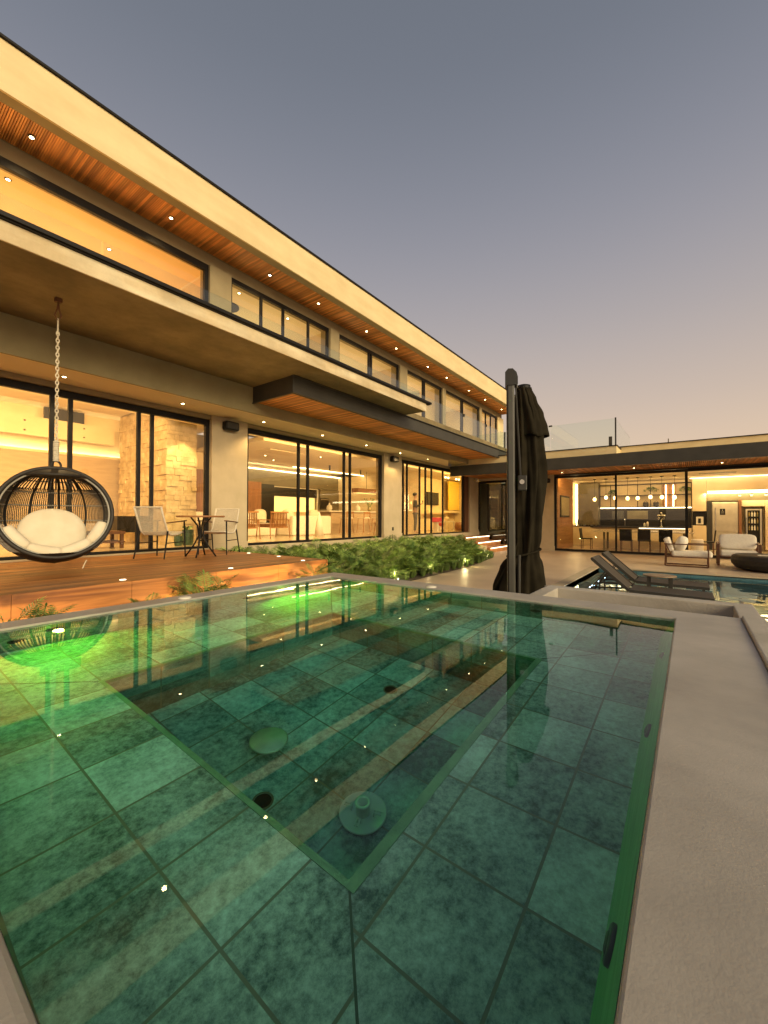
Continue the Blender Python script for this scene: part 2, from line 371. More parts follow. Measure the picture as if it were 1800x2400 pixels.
tag(MB().add([(3.9,-14,-.07),(13.4,-14,-.07),(13.4,2.15,-.07),(3.9,2.15,-.07)], [(0,1,2,3)]).add([(-3,-14,-.07),(3.9,-14,-.07),(3.9,-.45,-.07),(-3,-.45,-.07)], [(0,1,2,3)]).build('pool_water', 'poolwater'), kind='structure')
for k, x in enumerate((9.6, 10.35, 11.1, 11.9)):
    t = thing('pool_lamp', 'cool white submerged lamp bar in the pool, %s from the spa' % ORD[k].replace('nearest','first'), 'pool lamp', (x, 1.8, -.25), 'cool lamps in the pool edge')
    MB().box(x-.2, x+.2, 1.75, 1.85, -.28, -.25).build('housing', 'darkgrey', t)
    MB().box(x-.17, x+.17, 1.77, 1.83, -.25, -.235).build('diffuser', 'em_white', t)

# ================================================================== SPA
spa = thing('hot_tub', 'raised square spa with grey concrete rim and green stone tiles', 'hot tub', (1.6,1.5,0))
X0, X1, Y0, Y1 = .155, 3.05, .077, 2.95     # waterline
RZ = .85; WZ = .838; SZ = .38; FZ = -.11
ax, bx, ay, by = .76, 2.28, .67, 2.19       # footwell
rim = MB()
o4 = [(-.6,-.245),(3.285,-.245),(3.285,3.13),(-.6,3.13)]; i4 = [(X0,Y0),(X1,Y0),(X1,Y1),(X0,Y1)]
vs = [(x,y,RZ) for x,y in o4]+[(x,y,RZ) for x,y in i4]+[(x,y,.2) for x,y in o4]+[(x,y,.2) for x,y in i4]
rim.add(vs, [(k,(k+1)%4,4+(k+1)%4,4+k) for k in range(4)]+[(8+k,8+(k+1)%4,(k+1)%4,k) for k in range(4)]+[(4+k,4+(k+1)%4,12+(k+1)%4,12+k) for k in range(4)])
rim.build('rim', 'stained', spa, bevel=.012, seg=3)
# bench (with battered backs on the two near sides)
kA, kB, kC, kD = (ax,ay,SZ), (bx,ay,SZ), (bx,by,SZ), (ax,by,SZ)
MB().add([(X0,Y0,SZ),(X0,ay-(ax-X0),SZ),kA,kD,(X0,by+.605,SZ),(X0,Y1,SZ)], [(0,1,2,3,4,5)]).build('bench_left', 'tileL', spa)
MB().add([(X0,by+.605,SZ),kD,kC,(bx+.76,Y1,SZ),(X0,Y1,SZ)], [(0,1,2,3,4)]).build('bench_far', 'tileL', spa)
MB().add([(X0,Y0-.02,SZ),(bx+.59,Y0-.02,SZ),kB,kA,(X0,ay-(ax-X0),SZ)], [(0,1,2,3,4)]).build('bench_near', 'tileR', spa)
MB().add([kB,(bx+.59,Y0-.02,SZ),(X1,Y0,SZ),(X1,Y1,SZ),kC], [(0,1,2,3,4)]).build('bench_right', 'tileR', spa)
DG = mat('dark_grout', (.07,.10,.07))
for (p1, p2) in (((ax,ay),(X0,ay-(ax-X0))), ((bx,ay),(bx+.6,ay-.6)), ((ax,by),(X0,by+.6)), ((bx,by),(bx+.75,by+.75))):
    MB().bar((*p1,SZ+.0006), (*p2,SZ+.0006), .006, .002).build('mitre_grout', DG, spa)
MB().add([(ax,ay,FZ),(bx,ay,FZ),(bx,by,FZ),(ax,by,FZ)], [(0,1,2,3)]).build('footwell_floor', 'tileF', spa)
MB().add([(ax,ay,FZ),(ax,ay,SZ),(bx,ay,SZ),(bx,ay,FZ)], [(0,1,2,3)]).build('footwell_wall', 'tilexz_shade', spa)
MB().add([(ax,by,FZ),(bx,by,FZ),(bx,by,SZ),(ax,by,SZ)], [(0,1,2,3)]).build('footwell_wall', 'tilexz_shade', spa)
MB().add([(ax,ay,FZ),(ax,by,FZ),(ax,by,SZ),(ax,ay,SZ)], [(0,1,2,3)]).build('footwell_wall', 'tileyz_shade', spa)
MB().add([(bx,ay,FZ),(bx,ay,SZ),(bx,by,SZ),(bx,by,FZ)], [(0,1,2,3)]).build('footwell_wall', 'tileyz_shade', spa)
e = .016
ns = MB().box(ax-e, bx+e, ay-e-.012, ay+.003, SZ-.03, SZ+.004).box(ax-e, ax+.003, ay, by, SZ-.03, SZ+.003).box(bx-.003, bx+e, ay, by, SZ-.03, SZ+.003).box(ax-e, bx+e, by-.003, by+e, SZ-.03, SZ+.0045)
ns.build('footwell_nosing', 'nosing', spa)
MB().add([(X0,Y1-.001,SZ),(X1,Y1-.001,SZ),(X1,Y1-.001,RZ-.013),(X0,Y1-.001,RZ-.013)], [(0,1,2,3)]).build('basin_wall', 'tilexz_shade', spa)
MB().add([(X1-.001,Y0,SZ),(X1-.001,Y1,SZ),(X1-.001,Y1,RZ-.013),(X1-.001,Y0,RZ-.013)], [(0,3,2,1)]).build('basin_wall', 'tileyz_shade', spa)
MB().add([(X0+.001,Y0,SZ),(X0+.001,Y1,SZ),(X0+.001,Y1,RZ-.013),(X0+.001,Y0,RZ-.013)], [(0,1,2,3)]).build('basin_wall', 'tileyz_shade', spa)
MB().add([(X0,Y0+.001,RZ-.013),(X1,Y0+.001,RZ-.013),(X1,.150,SZ),(X0,.150,SZ)], [(0,3,2,1)]).build('backrest_wall', 'battered', spa)
# jets on the battered wall and far walls
def jet(c, nrm, parent):
    q = Vector(nrm).normalized().to_track_quat('Z', 'Y').to_matrix()
    m_ = MB(); 
    for rr, zz in ((.032,.004),(.016,.007)):
        m_.tube([Vector(c)+q@Vector((rr*cos(a*pi/10), rr*sin(a*pi/10), zz)) for a in range(20)], .006, 6, True)
    m_.tube([Vector(c)+q@Vector((0,0,-.004)), Vector(c)+q@Vector((0,0,.008))], [.034,.034], 20)
    return m_.build('jet', 'charcoal', parent, smooth=True)
for x in (.82, 1.62, 2.45): jet((x, Y0+.035, .62), (0,1,.15), spa)
for x in (.6, 2.05): jet((x, Y1-.005, .56), (0,-1,0), spa)
for y in (.9, 2.2): jet((X1-.005, y, .58), (-1,0,0), spa)
# overflow trough beyond the rim and the outer kerb
tr = MB().box(3.285, 3.76, -.235, .915, .2, .52)
tr.box(3.74, 3.86, -.35, 1.02, .1, RZ).box(3.285, 3.74, .915, 1.02, .1, RZ).box(3.285, 3.74, -.35, -.235, .1, RZ+.001)
tr.box(-.6, 3.285, -.35, -.245, .1, RZ+.018)
tr.box(3.285, 3.86, 1.02, 1.06, .1, RZ-.02)
tr.build('overflow_trough', 'concrete', spa, bevel=.008)
MB().box(-.6, 3.86, -.352, -.35, -.5, .84).box(3.86, 3.862, -.35, 1.06, -.5, .84).box(-.6, 3.285, 3.13, 3.134, -.3, .84).box(3.285, 3.29, 1.06, 3.13, -.3, .84).build('outer_wall', 'concrete', spa)
# small round fittings on the rim edge
for (x, y) in ((1.56, 3.0), (3.10, 1.80)):
    m_ = MB(); m_.lathe([(.045,RZ-.004),(.045,RZ+.004),(.030,RZ+.010),(.001,RZ+.011)], (x,y), 20)
    m_.build('rim_cap', 'white', spa, smooth=True)
# lamps (green) on the far left wall
for x in (.78, 2.48):
    m_ = MB().tube([(x,Y1-.03,.66),(x,Y1-.001,.66)], [.036,.040], 16); ring = m_.build('lamp_housing', 'chrome', spa, smooth=True)
    MB().tube([(x,Y1-.034,.66),(x,Y1-.031,.66)], [.026,.026], 16).build('lamp_lens', 'em_green', ring)
    lamp('green_spa_light', 'SPOT', (x, Y1-.05, .66), 13, (.36,1,.03), .03, (x+.1, Y1-1.0, .10), 150, .35, parent=spa)
lamp('green_spa_light', 'POINT', (.78, Y1-.06, .66), .55, (.45,1,.04), .02, parent=spa)
lamp('green_spa_light', 'POINT', (2.48, Y1-.06, .66), .55, (.45,1,.04), .02, parent=spa)
tag(MB().box(X0-.06,X1+.06,Y0-.06,Y1+.06,FZ-.05,WZ).build('hot_tub_water', 'water'), kind='structure')

# loose fittings standing on the footwell floor
t = thing('drain_cover', 'shiny green-lit round cover plate standing on the spa footwell floor', 'drain cover', (1.21,1.56,FZ))
MB().lathe([(.03,FZ),(.03,FZ+.05)], (1.21,1.56), 14).build('post', 'satin', t, smooth=True)
MB().lathe([(.02,FZ+.05),(.085,FZ+.052),(.088,FZ+.058),(.08,FZ+.063),(.001,FZ+.066)], (1.21,1.56), 40).build('plate', mat('brushed_steel', (.6,.62,.5), (.5,.52,.42), .42, 20, metal=.8), t, smooth=True)
cx, cy_ = 1.225, 1.01
t = thing('suction_fitting', 'grey round suction fitting with a centre spigot and clips, lying in the spa footwell', 'pool fitting', (cx,cy_,FZ))
MB().lathe([(.086,FZ),(.092,FZ+.010),(.090,FZ+.015),(.084,FZ+.010),(.001,FZ+.010)], (cx,cy_), 40).build('flange', 'satin', t, smooth=True)
MB().lathe([(.027,FZ+.010),(.027,FZ+.055),(.030,FZ+.056),(.030,FZ+.066),(.020,FZ+.066),(.020,FZ+.02),(.001,FZ+.02)], (cx,cy_), 24, False).build('spigot', 'satin', t, smooth=True)
for a in (20, 110, 200, 290):
    c_, s_ = cos(R(a)), sin(R(a))
    P_ = lambda r_, z_, w_=0: (cx+r_*c_-w_*s_, cy_+r_*s_+w_*c_, FZ+z_)
    MB().tube([P_(.045,.010,-.006),P_(.045,.03,-.006),P_(.075,.03,-.006),P_(.075,.03,.006),P_(.045,.03,.006),P_(.045,.010,.006)], .003, 5).build('clip', 'satin', t)
for nm, lb, (x, y) in (('drain_hole','dark round drain opening near the left edge of the spa footwell',(1.02,1.35)), ('drain_hole','dark round drain opening near the far side of the spa footwell',(1.93,1.39))):
    t = thing(nm, lb, 'drain', (x,y,FZ), 'drain openings in the footwell')
    MB().lathe([(.042,FZ+.001),(.042,FZ+.004),(.034,FZ+.004)], (x,y), 20, False).build('ring', 'olive', t)
    MB().lathe([(.034,FZ+.001),(.034,FZ+.0025),(.001,FZ+.0025)], (x,y), 20).build('opening', 'black', t)

# ================================================================== MAIN HOUSE
H = thing('modern_house', 'two storey modern house with cream roof fascia and lit glass walls', 'house', (10, 8.5, 0))
ZF = .79; ZS = 3.69
def box(name, m, a, parent=None, bevel=0): return MB().box(*a).build(name, m, parent or H, bevel=bevel)
# ground floor structure
box('floor_slab', 'beige', (-3, 22.5, 8.36, 16, .45, ZF-.02))
box('interior_floor', 'floor_in', (-3, 22.4, 8.56, 15.9, ZF-.015, ZF))
for a in ((4.94,5.84),(11.26,12.33),(18.11,19.05)):
    box('pier', 'beige', (a[0], a[1], 8.40, 8.75, ZF-.02, ZS-.001))
    box('plinth', 'beige', (a[0]-.012, a[1]+.012, 8.372, 8.74, .2, ZF+.10))
MB().box(-3, 4.94, 8.44, 8.72, 3.595, ZS-.002).box(5.84, 11.26, 8.44, 8.72, 3.595, ZS-.002).box(12.33, 18.11, 8.44, 8.72, 3.595, ZS-.002).build('lintel', 'taupe', H)
_p = [(-3,7.54),(14.3,7.54),(16.08,8.5),(18.2,8.5),(18.2,8.75),(-3,8.75)]
MB().add([(x,y,z) for z in (ZS,ZS+.04) for x,y in _p], [(5,4,3,2,1,0),(6,7,8,9,10,11)]+[(k,(k+1)%6,6+(k+1)%6,6+k) for k in range(6)]).build('lower_soffit', 'ceil_in', H)
box('edge_beam', 'beamface', (-3, 14.3, 7.50, 7.54, ZS-.005, 4.235))
box('edge_beam', 'beamface', (-3, 21.9, 7.54, 8.1, ZS+.05, 4.235))
# first floor slab with cream edge
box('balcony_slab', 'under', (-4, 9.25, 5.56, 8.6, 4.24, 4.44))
box('slab_edge', 'slabedge', (-4, 9.26, 5.535, 5.56, 4.232, 4.44), bevel=.004)
MB().box(-4, 9.44, 5.50, 5.60, 4.442, 4.462).box(-4, 9.44, 5.47, 5.50, 4.455, 4.50).box(-4, 9.30, 5.60, 5.64, 4.462, 4.50).build('slab_edge_flashing', 'black', H)
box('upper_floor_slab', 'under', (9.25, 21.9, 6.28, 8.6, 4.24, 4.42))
# black steel canopy with slatted timber soffit
MB().box(5.34, 17.0, 6.22, 6.235, 3.89, 4.238).box(5.34, 5.355, 6.235, 7.5, 3.89, 4.238).box(5.32, 17.02, 6.17, 6.26, 3.885, 3.90).box(5.32, 17.02, 6.17, 6.26, 4.222, 4.237).box(5.32, 5.36, 6.26, 7.5, 3.885, 3.90).build('canopy_beam', 'darkgrey', H)
box('canopy_backing', 'slatx', (5.36, 16.9, 6.26, 7.5, 3.97, 4.0))
s_ = MB(); x = 5.37
while x < 16.9:
    s_.box(x, x+.030, 6.262, 7.498, 3.925, 3.968); x += .038
s_.build('canopy_slats', 'slat', H)
# upper wall, piers
box('upper_wall', 'taupe', (-4, 22, 8.32, 8.62, 6.88, 7.16))
for k_, a in enumerate(((4.78,5.25),(11.98,12.40),(15.12,15.34),(18.9,19.07))):
    box('upper_pier', 'taupe', (a[0]-.02, a[1]+.02, 8.22, 8.62, 4.44, 6.88))
box('upper_pier', 'fascia', (21.2, 22, 8.22, 8.62, 4.44, 6.88)); box('upper_pier', 'taupe', (8.44, 8.80, 8.22, 8.62, 4.44, 6.88)) if False else None
box('upper_end_wall', 'fascia', (21.9, 22, 8.62, 13, 4.44, 7.16))
# roof
box('roof_slab', 'fascia', (-4, 22.1, 7.34, 13, 7.20, 7.70))
box('roof_fascia', 'fascia', (-4, 22.12, 7.30, 7.34, 7.12, 7.81), bevel=.004)
box('roof_flashing', 'black', (-4, 22.16, 7.262, 7.40, 7.813, 7.845))
box('soffit_border', 'taupe', (-4, 22.1, 7.34, 7.52, 7.12, 7.16))
box('soffit_backing', 'slatx', (-4, 22.1, 7.52, 8.30, 7.185, 7.199))
s_ = MB(); x = -2.0
while x < 22:
    s_.box(x, x+.021, 7.522, 8.30, 7.15, 7.184); x += .029
s_.build('soffit_slats', 'slat', H)

def opening(name, axis, at, a0, a1, z0, z1, mull, fr=.09, mw=.05, thick=.08, glass='glass', top=None):
    """glazed opening: frame ring and mullions as one part, panes as its sub-part"""
    m_ = MB(); top = top or fr
    def bx_(p0, p1, q0, q1, d0=0, d1=thick):
        if axis == 'x': m_.box(p0, p1, at+d0, at+d1, q0, q1)
        else: m_.box(at+d0, at+d1, p0, p1, q0, q1)
    bx_(a0, a1, z1-top, z1); bx_(a0, a1, z0, z0+fr); bx_(a0, a0+fr, z0+fr, z1-top); bx_(a1-fr, a1, z0+fr, z1-top)
    for c in mull: bx_(c-mw/2, c+mw/2, z0+fr, z1-top, .008, thick-.008)
    fo = m_.build(name, 'black', H if axis == 'x' else WG, bevel=.004)
    gm = MB(); xs_ = [a0+fr]+sorted(mull)+[a1-fr]
    for i in range(len(xs_)-1):
        l_, r_ = xs_[i]+(mw/2 if i else 0), xs_[i+1]-(mw/2 if i < len(xs_)-2 else 0)
        if axis == 'x': gm.box(l_, r_, at+thick*.4, at+thick*.4+.008, z0+fr, z1-top)
        else: gm.box(at+thick*.4, at+thick*.4+.008, l_, r_, z0+fr, z1-top)
    gm.build('pane', glass, fo)
    return fo
opening('sliding_door', 'x', 8.5, -2.2, 4.94, ZF-.06, 3.595, (2.155,2.41,3.50,3.745), .09, .065, top=.12)
opening('sliding_door', 'x', 8.5, 5.84, 11.26, ZF-.06, 3.595, (7.54,7.88,9.37,9.65), .10, .07, top=.12)
opening('sliding_door', 'x', 8.5, 12.33, 17.64, ZF-.06, 3.595, (12.62,12.88,13.78,14.22,14.70,15.67), .09, .06, top=.12)
box('folded_shutter', 'walnut', (17.66, 18.09, 8.46, 8.60, ZF, 3.595))
UZ0, UZ1 = 4.45, 6.88
opening('upper_window', 'x', 8.28, -3.5, 4.76, UZ0, UZ1, (), .09, .05, top=.14)
opening('upper_window', 'x', 8.28, 5.27, 8.42, UZ0, UZ1, (6.13,6.80,7.66), .06, .06, top=.10)
opening('upper_window', 'x', 8.28, 8.82, 11.95, UZ0, UZ1, (10.29,10.42), .06, .06, top=.10)
opening('upper_window', 'x', 8.28, 12.42, 15.10, UZ0, UZ1, (13.64,13.76), .07, .06, top=.10)
opening('upper_window', 'x', 8.28, 15.36, 18.88, UZ0, UZ1, (16.97,17.12), .08, .06, top=.10)
opening('upper_window', 'x', 8.28, 19.09, 21.2, UZ0, UZ1, (19.75,20.4), .08, .06, top=.10)
box('upper_pier', 'taupe', (8.44, 8.80, 8.22, 8.62, 4.44, 6.88))

# rooms: ground floor
box('ceiling', 'ceil_in', (-3, 22.4, 8.75, 9.6, ZS, ZS+.1))
box('ceiling', 'ceil_in', (7.2, 22.4, 9.6, 13.6, 3.62, 3.74))
box('ceiling', 'ceil_in', (7.2, 22.4, 13.6, 15.9, 3.80, 3.9))
box('void_ceiling', 'ceil_in', (-3, 7.2, 9.6, 13.3, 4.22, 4.24))
box('back_wall', 'wall_in', (-3, 7.9, 13.2, 13.3, ZF, 4.22))
box('back_wall', 'wall_in', (7.9, 22.4, 15.8, 15.9, ZF, 3.9))
box('side_wall', 'wall_in', (-3.1, -3, 8.5, 16, ZF, 4.2))
box('side_wall', 'wall_in', (22.3, 22.4, 8.5, 15.9, ZF, 3.7))
box('partition', 'wall_in', (16.40, 16.52, 10.2, 15.8, ZF, 3.62))
box('partition', 'wall_in', (7.85, 7.95, 13.3, 15.8, ZF, 3.8))
box('wall_panel', 'taupepanel', (-3, 6.2, 13.05, 13.2, ZF, 3.10))
box('ledge_light', 'em_led', (-3, 6.2, 13.10, 13.19, 3.102, 3.14))
box('ledge_trim', 'wall_in', (-3, 6.2, 13.03, 13.05, 3.06, 3.13))
box('brown_wall_panel', 'panel', (6.3, 7.7, 13.1, 13.2, ZF, 3.05))
box('mezzanine_edge', 'wall_in', (-3, 4.6, 12.75, 12.8, 3.42, 3.88))
for x in (2.0, 2.7, 3.9):
    for z in (3.53, 3.76): MB().tube([(x,12.73,z),(x,12.75,z)], [.022,.022], 10).build('glass_standoff', 'olive', H)
box('mezzanine_window', 'olive', (1.2, 1.9, 12.9, 12.95, 3.88, 4.2)); box('mezzanine_window', 'darkgrey', (3.1, 3.95, 12.9, 12.95, 3.88, 4.2))
# stone clad chimney breast
def stone_block(x0, x1, y0, y1, z0, z1):
    m_ = MB().box(x0+.02, x1-.02, y0+.02, y1-.02, z0, z1); rr = random.Random(3)
    z = z0
    while z < z1-.02:
        h = rr.choice((.09,.12,.16)); h = min(h, z1-z)
        y = y0
        while y < y1-.02:
            w_ = min(rr.uniform(.10,.34), y1-y); d = rr.uniform(-.025,.012)
            m_.box(x0+d, x0+.03, y+.002, y+w_-.002, z+.002, z+h-.002); y += w_
        x = x0
        while x < x1-.02:
            w_ = min(rr.uniform(.08,.24), x1-x); d = rr.uniform(-.02,.012)
            m_.box(x+.002, x+w_-.002, y0+d, y0+.03, z+.002, z+h-.002); x += w_
        z += h
    return m_
M['stone'] = mat('split_stone', (.72,.56,.33), (.50,.37,.19), .85, 5, bump=.3, bscale=30)
stone_block(4.73, 5.47, 10.0, 12.7, ZF, 4.2).build('stone_chimney', 'stone', H)
box('firebox', 'blackgl', (3.95, 4.70, 10.7, 11.3, 1.08, 1.47))
# kitchen wall, middle room
box('kitchen_cabinet', 'olive', (7.95, 10.6, 15.35, 15.8, ZF, 3.55)); box('kitchen_cabinet', 'panel', (8.0, 10.4, 15.3, 15.345, ZF, 2.95))
box('kitchen_cabinet', 'olive', (10.7, 16.4, 15.35, 15.8, 2.90, 3.55))
box('kitchen_cabinet', 'olive', (15.0, 16.4, 15.3, 15.349, ZF, 2.88))
box('kitchen_cabinet', 'panel', (10.6, 11.25, 15.3, 15.349, ZF, 2.95)); box('media_panel', 'blackgl', (11.25, 12.08, 15.3, 15.349, ZF, 2.95)); box('kitchen_cabinet', 'panel', (9.6, 10.55, 14.2, 14.25, ZF, 2.9))
box('niche_frame', 'white', (12.1, 14.95, 15.4, 15.45, 2.86, 2.93)); box('niche_frame', 'white', (12.1, 12.16, 15.4, 15.45, ZF, 2.86)); box('niche_frame', 'white', (14.89, 14.95, 15.4, 15.45, ZF, 2.86))
box('backlit_niche', 'em_panel', (12.16, 14.89, 15.6, 15.62, 1.72, 2.45))
box('niche_shelf', 'blackgl', (12.16, 14.89, 15.45, 15.78, 2.45, 2.86))
box('wall_oven', 'blackgl', (14.98, 15.6, 15.27, 15.299, 1.9, 2.45)); box('wall_oven', 'chrome', (15.02, 15.56, 15.25, 15.27, 2.36, 2.39))
box('cove_light', 'em_led', (7.97, 16.4, 15.2, 15.26, 3.575, 3.61)); box('cove_light', 'em_led', (11.7, 16.4, 13.55, 13.6, 3.60, 3.65))
box('ceiling_vent', 'wall_in', (8.2, 9.6, 10.6, 11.3, 3.60, 3.618))
# kids room
box('curtain', 'yellow', (20.9, 22.25, 11.0, 11.06, 1.9, 3.55)); box('built_in_desk', 'wall_in', (18.6, 22.2, 10.95, 11.15, 1.75, 1.85))
box('room_back_wall', 'wall_in', (16.52, 22.3, 11.4, 11.5, ZF, 3.62))
box('wall_shelf', 'panel', (16.55, 17.4, 11.25, 11.39, 2.9, 2.94))

# rooms: first floor
box('upper_room_floor', 'floor_in', (-4, 21.9, 8.62, 12.9, 4.40, 4.46))
box('upper_room_ceiling', mat('apricot_ceiling', (.80,.60,.33), (.76,.56,.30), .9, 2), (-4, 4.9, 8.62, 12.9, 6.93, 6.97))
box('upper_room_ceiling', 'ceil_in', (4.9, 21.9, 8.62, 12.9, 6.93, 6.97))
box('upper_back_wall', 'wall_in', (-4, 21.9, 12.8, 12.9, 4.46, 6.93))
for x in (4.95, 8.6, 12.15, 15.2, 18.95): box('upper_partition', 'wall_in', (x, x+.1, 8.64, 12.8, 4.46, 6.93))
box('upper_partition', 'wall_in', (-4.05, -4, 8.3, 12.9, 4.46, 6.93))
box('ceiling_beam', 'wall_in', (5.05, 8.6, 10.6, 10.8, 6.80, 6.93)); box('ceiling_beam', 'wall_in', (8.7, 12.1, 10.9, 11.1, 6.80, 6.93))

# added room fill lights without fixtures, and the chimney spot
def wash(name, x0, x1, y, z, e, c=WARM, h=.35, tilt=-.25):  # added area fill facing into the room, unseen from behind
    o = lamp(name, 'AREA', ((x0+x1)/2, y, z), e, c, x1-x0, ((x0+x1)/2, y+1, z+tilt), sizey=h)
    if z < 4 and tilt < 0: o.data.spread = R(135)
    return o
wash('lounge_fill', -2, 4.4, 8.80, 3.45, 115, tilt=-.6)
wash('lounge_void_fill', -2, 4.4, 9.65, 3.98, 75, tilt=-.5)
wash('living_fill', 6.2, 11.0, 8.80, 3.45, 85, tilt=-.7)
wash('living_fill', 12.2, 16.3, 8.80, 3.45, 60, tilt=-.7)
wash('kitchen_fill', 8.5, 16.2, 12.9, 3.5, 34, tilt=-.6)
wash('playroom_fill', 16.7, 21.8, 8.80, 3.45, 85, (1,.66,.20), tilt=-.6)
lamp('bedroom_fill', 'AREA', (.9, 10.6, 4.55), 150, (1,.58,.22), 7, (.9,10.6,6), sizey=3)  # added fill hidden above the slab, evens out the ceiling
for a in ((5.2,8.5),(8.8,12.0),(12.4,15.1),(15.4,18.8),(19.1,21.7)):
    lamp('upper_room_fill', 'AREA', ((a[0]+a[1])/2, 10.4, 4.55), 42, (1,.76,.38), a[1]-a[0]-.4, ((a[0]+a[1])/2, 10.4, 6), sizey=3)  # added fill at floor level, out of view from below
lamp('chimney_spot', 'SPOT', (5.1, 9.45, 3.66), 60, (1,.72,.3), .05, (5.1, 10.2, 1.8), 70, .5)

# recessed downlights
def downlight(x, y, z, label, group, e, r=.033, spot=120, light=True):
    t = thing('recessed_downlight', label, 'downlight', (x,y,z), group)
    MB().lathe([(r+.014,z-.006),(r+.014,z+.002),(r,z+.002),(r,z-.006)], (x,y), 16).build('trim_ring', 'charcoal', t)
    MB().lathe([(r-.006,z-.009),(.001,z-.012)], (x,y), 14).build('lens', 'em_down', t)
    if light: lamp('downlight_beam', 'SPOT', (x,y,z-.03), e, (1,.68,.30), .04, (x,y,z-2), spot, .6, parent=t)
for k, x in enumerate((1.70, 3.76, 6.05, 7.63, 9.65, 11.22, 13.3, 14.79, 16.88, 18.65, 20.83)):
    downlight(x, 7.88, 7.14, '%s recessed light from the left in the slatted roof soffit' % ORD[k].replace('nearest','first'), 'lights in the slatted roof soffit', 12)
for k, x in enumerate((2.17, 4.08, 6.0, 7.92, 9.81, 11.66, 13.5)):
    downlight(x, 8.0, ZS, '%s recessed light from the left in the cream soffit above the sliding doors' % ORD[k].replace('nearest','first'), 'lights in the cream soffit', 40)
for k, (x, y) in enumerate(((1.62,8.85),(3.3,9.5))):
    downlight(x, y, 6.93, ('small bright ceiling light at the left of the large upper window','ceiling spot at the right of the large upper window')[k], 'ceiling lights in the upper rooms', 8, light=False)
for k, (x, y) in enumerate(((5.85,8.8),(7.4,8.85),(9.3,8.8))):
    downlight(x, y, 6.93, '%s small ceiling light from the left behind the narrow upper windows' % ORD[k].replace('nearest','first'), 'ceiling lights in the upper rooms', 8, light=False)
for k, (x, y) in enumerate(((7.6,9.3),(10.6,9.3),(9.0,11.9),(9.9,12.6),(10.4,10.6))):
    downlight(x, y, 3.69 if y < 9.6 else 3.62, '%s ceiling light from the left inside the living room' % ORD[k].replace('nearest','first'), 'ceiling lights inside the living room', 8, light=False)

# loudspeakers, camera, outlet
for k, (x, y, z, rz, lb) in enumerate(((5.33,8.28,3.50,0,'black wall speaker on the pier between the left and middle sliding doors'),(11.72,8.28,3.50,0,'black wall speaker on the pier between the middle and right sliding doors'),(18.98,5.12,3.12,1,'black wall speaker beside the pavilion window, half hidden by the umbrella'))):
    t = thing('wall_speaker', lb, 'speaker', (x,y,z), 'black wall speakers')
    m_ = MB()
    if rz: m_.box(x-.12, x+.06, y-.14, y+.14, z-.10, z+.10)
    else: m_.box(x-.17, x+.17, y-.08, y+.10, z-.10, z+.10)
    m_.build('cabinet', 'black', t, bevel=.04, seg=3)
    if rz: MB().box(x-.124, x-.12, y-.10, y+.10, z-.07, z+.07).build('grille', 'charcoal', t)
    else: MB().box(x-.13, x+.13, y-.085, y-.08, z-.07, z+.07).build('grille', 'charcoal', t)
t = thing('security_camera', 'small white camera under the soffit beside the tiled entrance', 'security camera', (18.6,8.3,3.31))
MB().box(18.57, 18.63, 8.26, 8.34, 3.30, 3.38).build('bracket', 'white', t); MB().tube([(18.52,8.2,3.24),(18.66,8.38,3.29)], .045, 12).build('body', 'white', t, smooth=True)
t = thing('wall_socket', 'black outdoor socket low on the pier between the doors', 'socket', (11.78,8.39,1.06)); MB().box(11.74, 11.82, 8.385, 8.40, 1.0, 1.12).build('plate', 'black', t); MB().box(11.76, 11.80, 8.378, 8.385, 1.03, 1.09).build('cover', 'charcoal', t)

# glass balustrades
t = thing('glass_balustrade', 'frameless glass balustrade along the long cream slab edge', 'balustrade', (2,5.62,4.46))
MB().box(-3, 1.9, 5.70, 5.715, 4.50, 4.80).box(1.92, 6.9, 5.70, 5.715, 4.50, 4.80).box(6.92, 9.2, 5.70, 5.715, 4.50, 4.80).box(9.19, 9.20, 5.72, 6.28, 4.50, 4.80).build('panes', 'clearglass', t)
t = thing('glass_balustrade', 'frameless glass balustrade on the dark steel canopy beam', 'balustrade', (13,6.3,4.24))
m_ = MB()
for i in range(4): m_.box(9.22+i*1.95, 9.22+(i+1)*1.95-.02, 6.30, 6.315, 4.25, 5.06)
m_.build('panes', 'clearglass', t)
m_ = MB()
for i in (2, 3): m_.box(9.2+i*1.95-.05, 9.2+i*1.95+.03, 6.28, 6.33, 4.98, 5.07)
m_.box(17.0, 17.04, 6.27, 6.33, 4.25, 5.10); m_.build('clamps', 'charcoal', t)

# steps
t = thing('entrance_steps', 'three stone steps with lit nosings leading up to the house', 'steps', (17.5,7.6,0))
for k, (z, y) in enumerate(((.60,8.36),(.40,7.80),(.20,7.24))):
    x0 = 16.35
    MB().box(x0, 19.0, y-.56, y if k else 8.36, 0 if k == 2 else z-.2, z-.03).build('riser', 'stepwood', t)
    MB().box(x0-.03, 19.03, y-.59, y+.001, z-.03, z+.001).build('tread', 'stepwood', t, bevel=.004)
    MB().box(x0, 18.9, y-.602, y-.592, z-.028, z-.004).build('nosing_light', 'em_step', t)
MB().box(15.3, 16.3, 7.9, 8.36, 0, .70).box(15.3, 16.3, 7.35, 7.9, 0, .50).box(15.3, 16.3, 6.8, 7.35, 0, .30).build('side_wall', 'beige', t, bevel=.01)

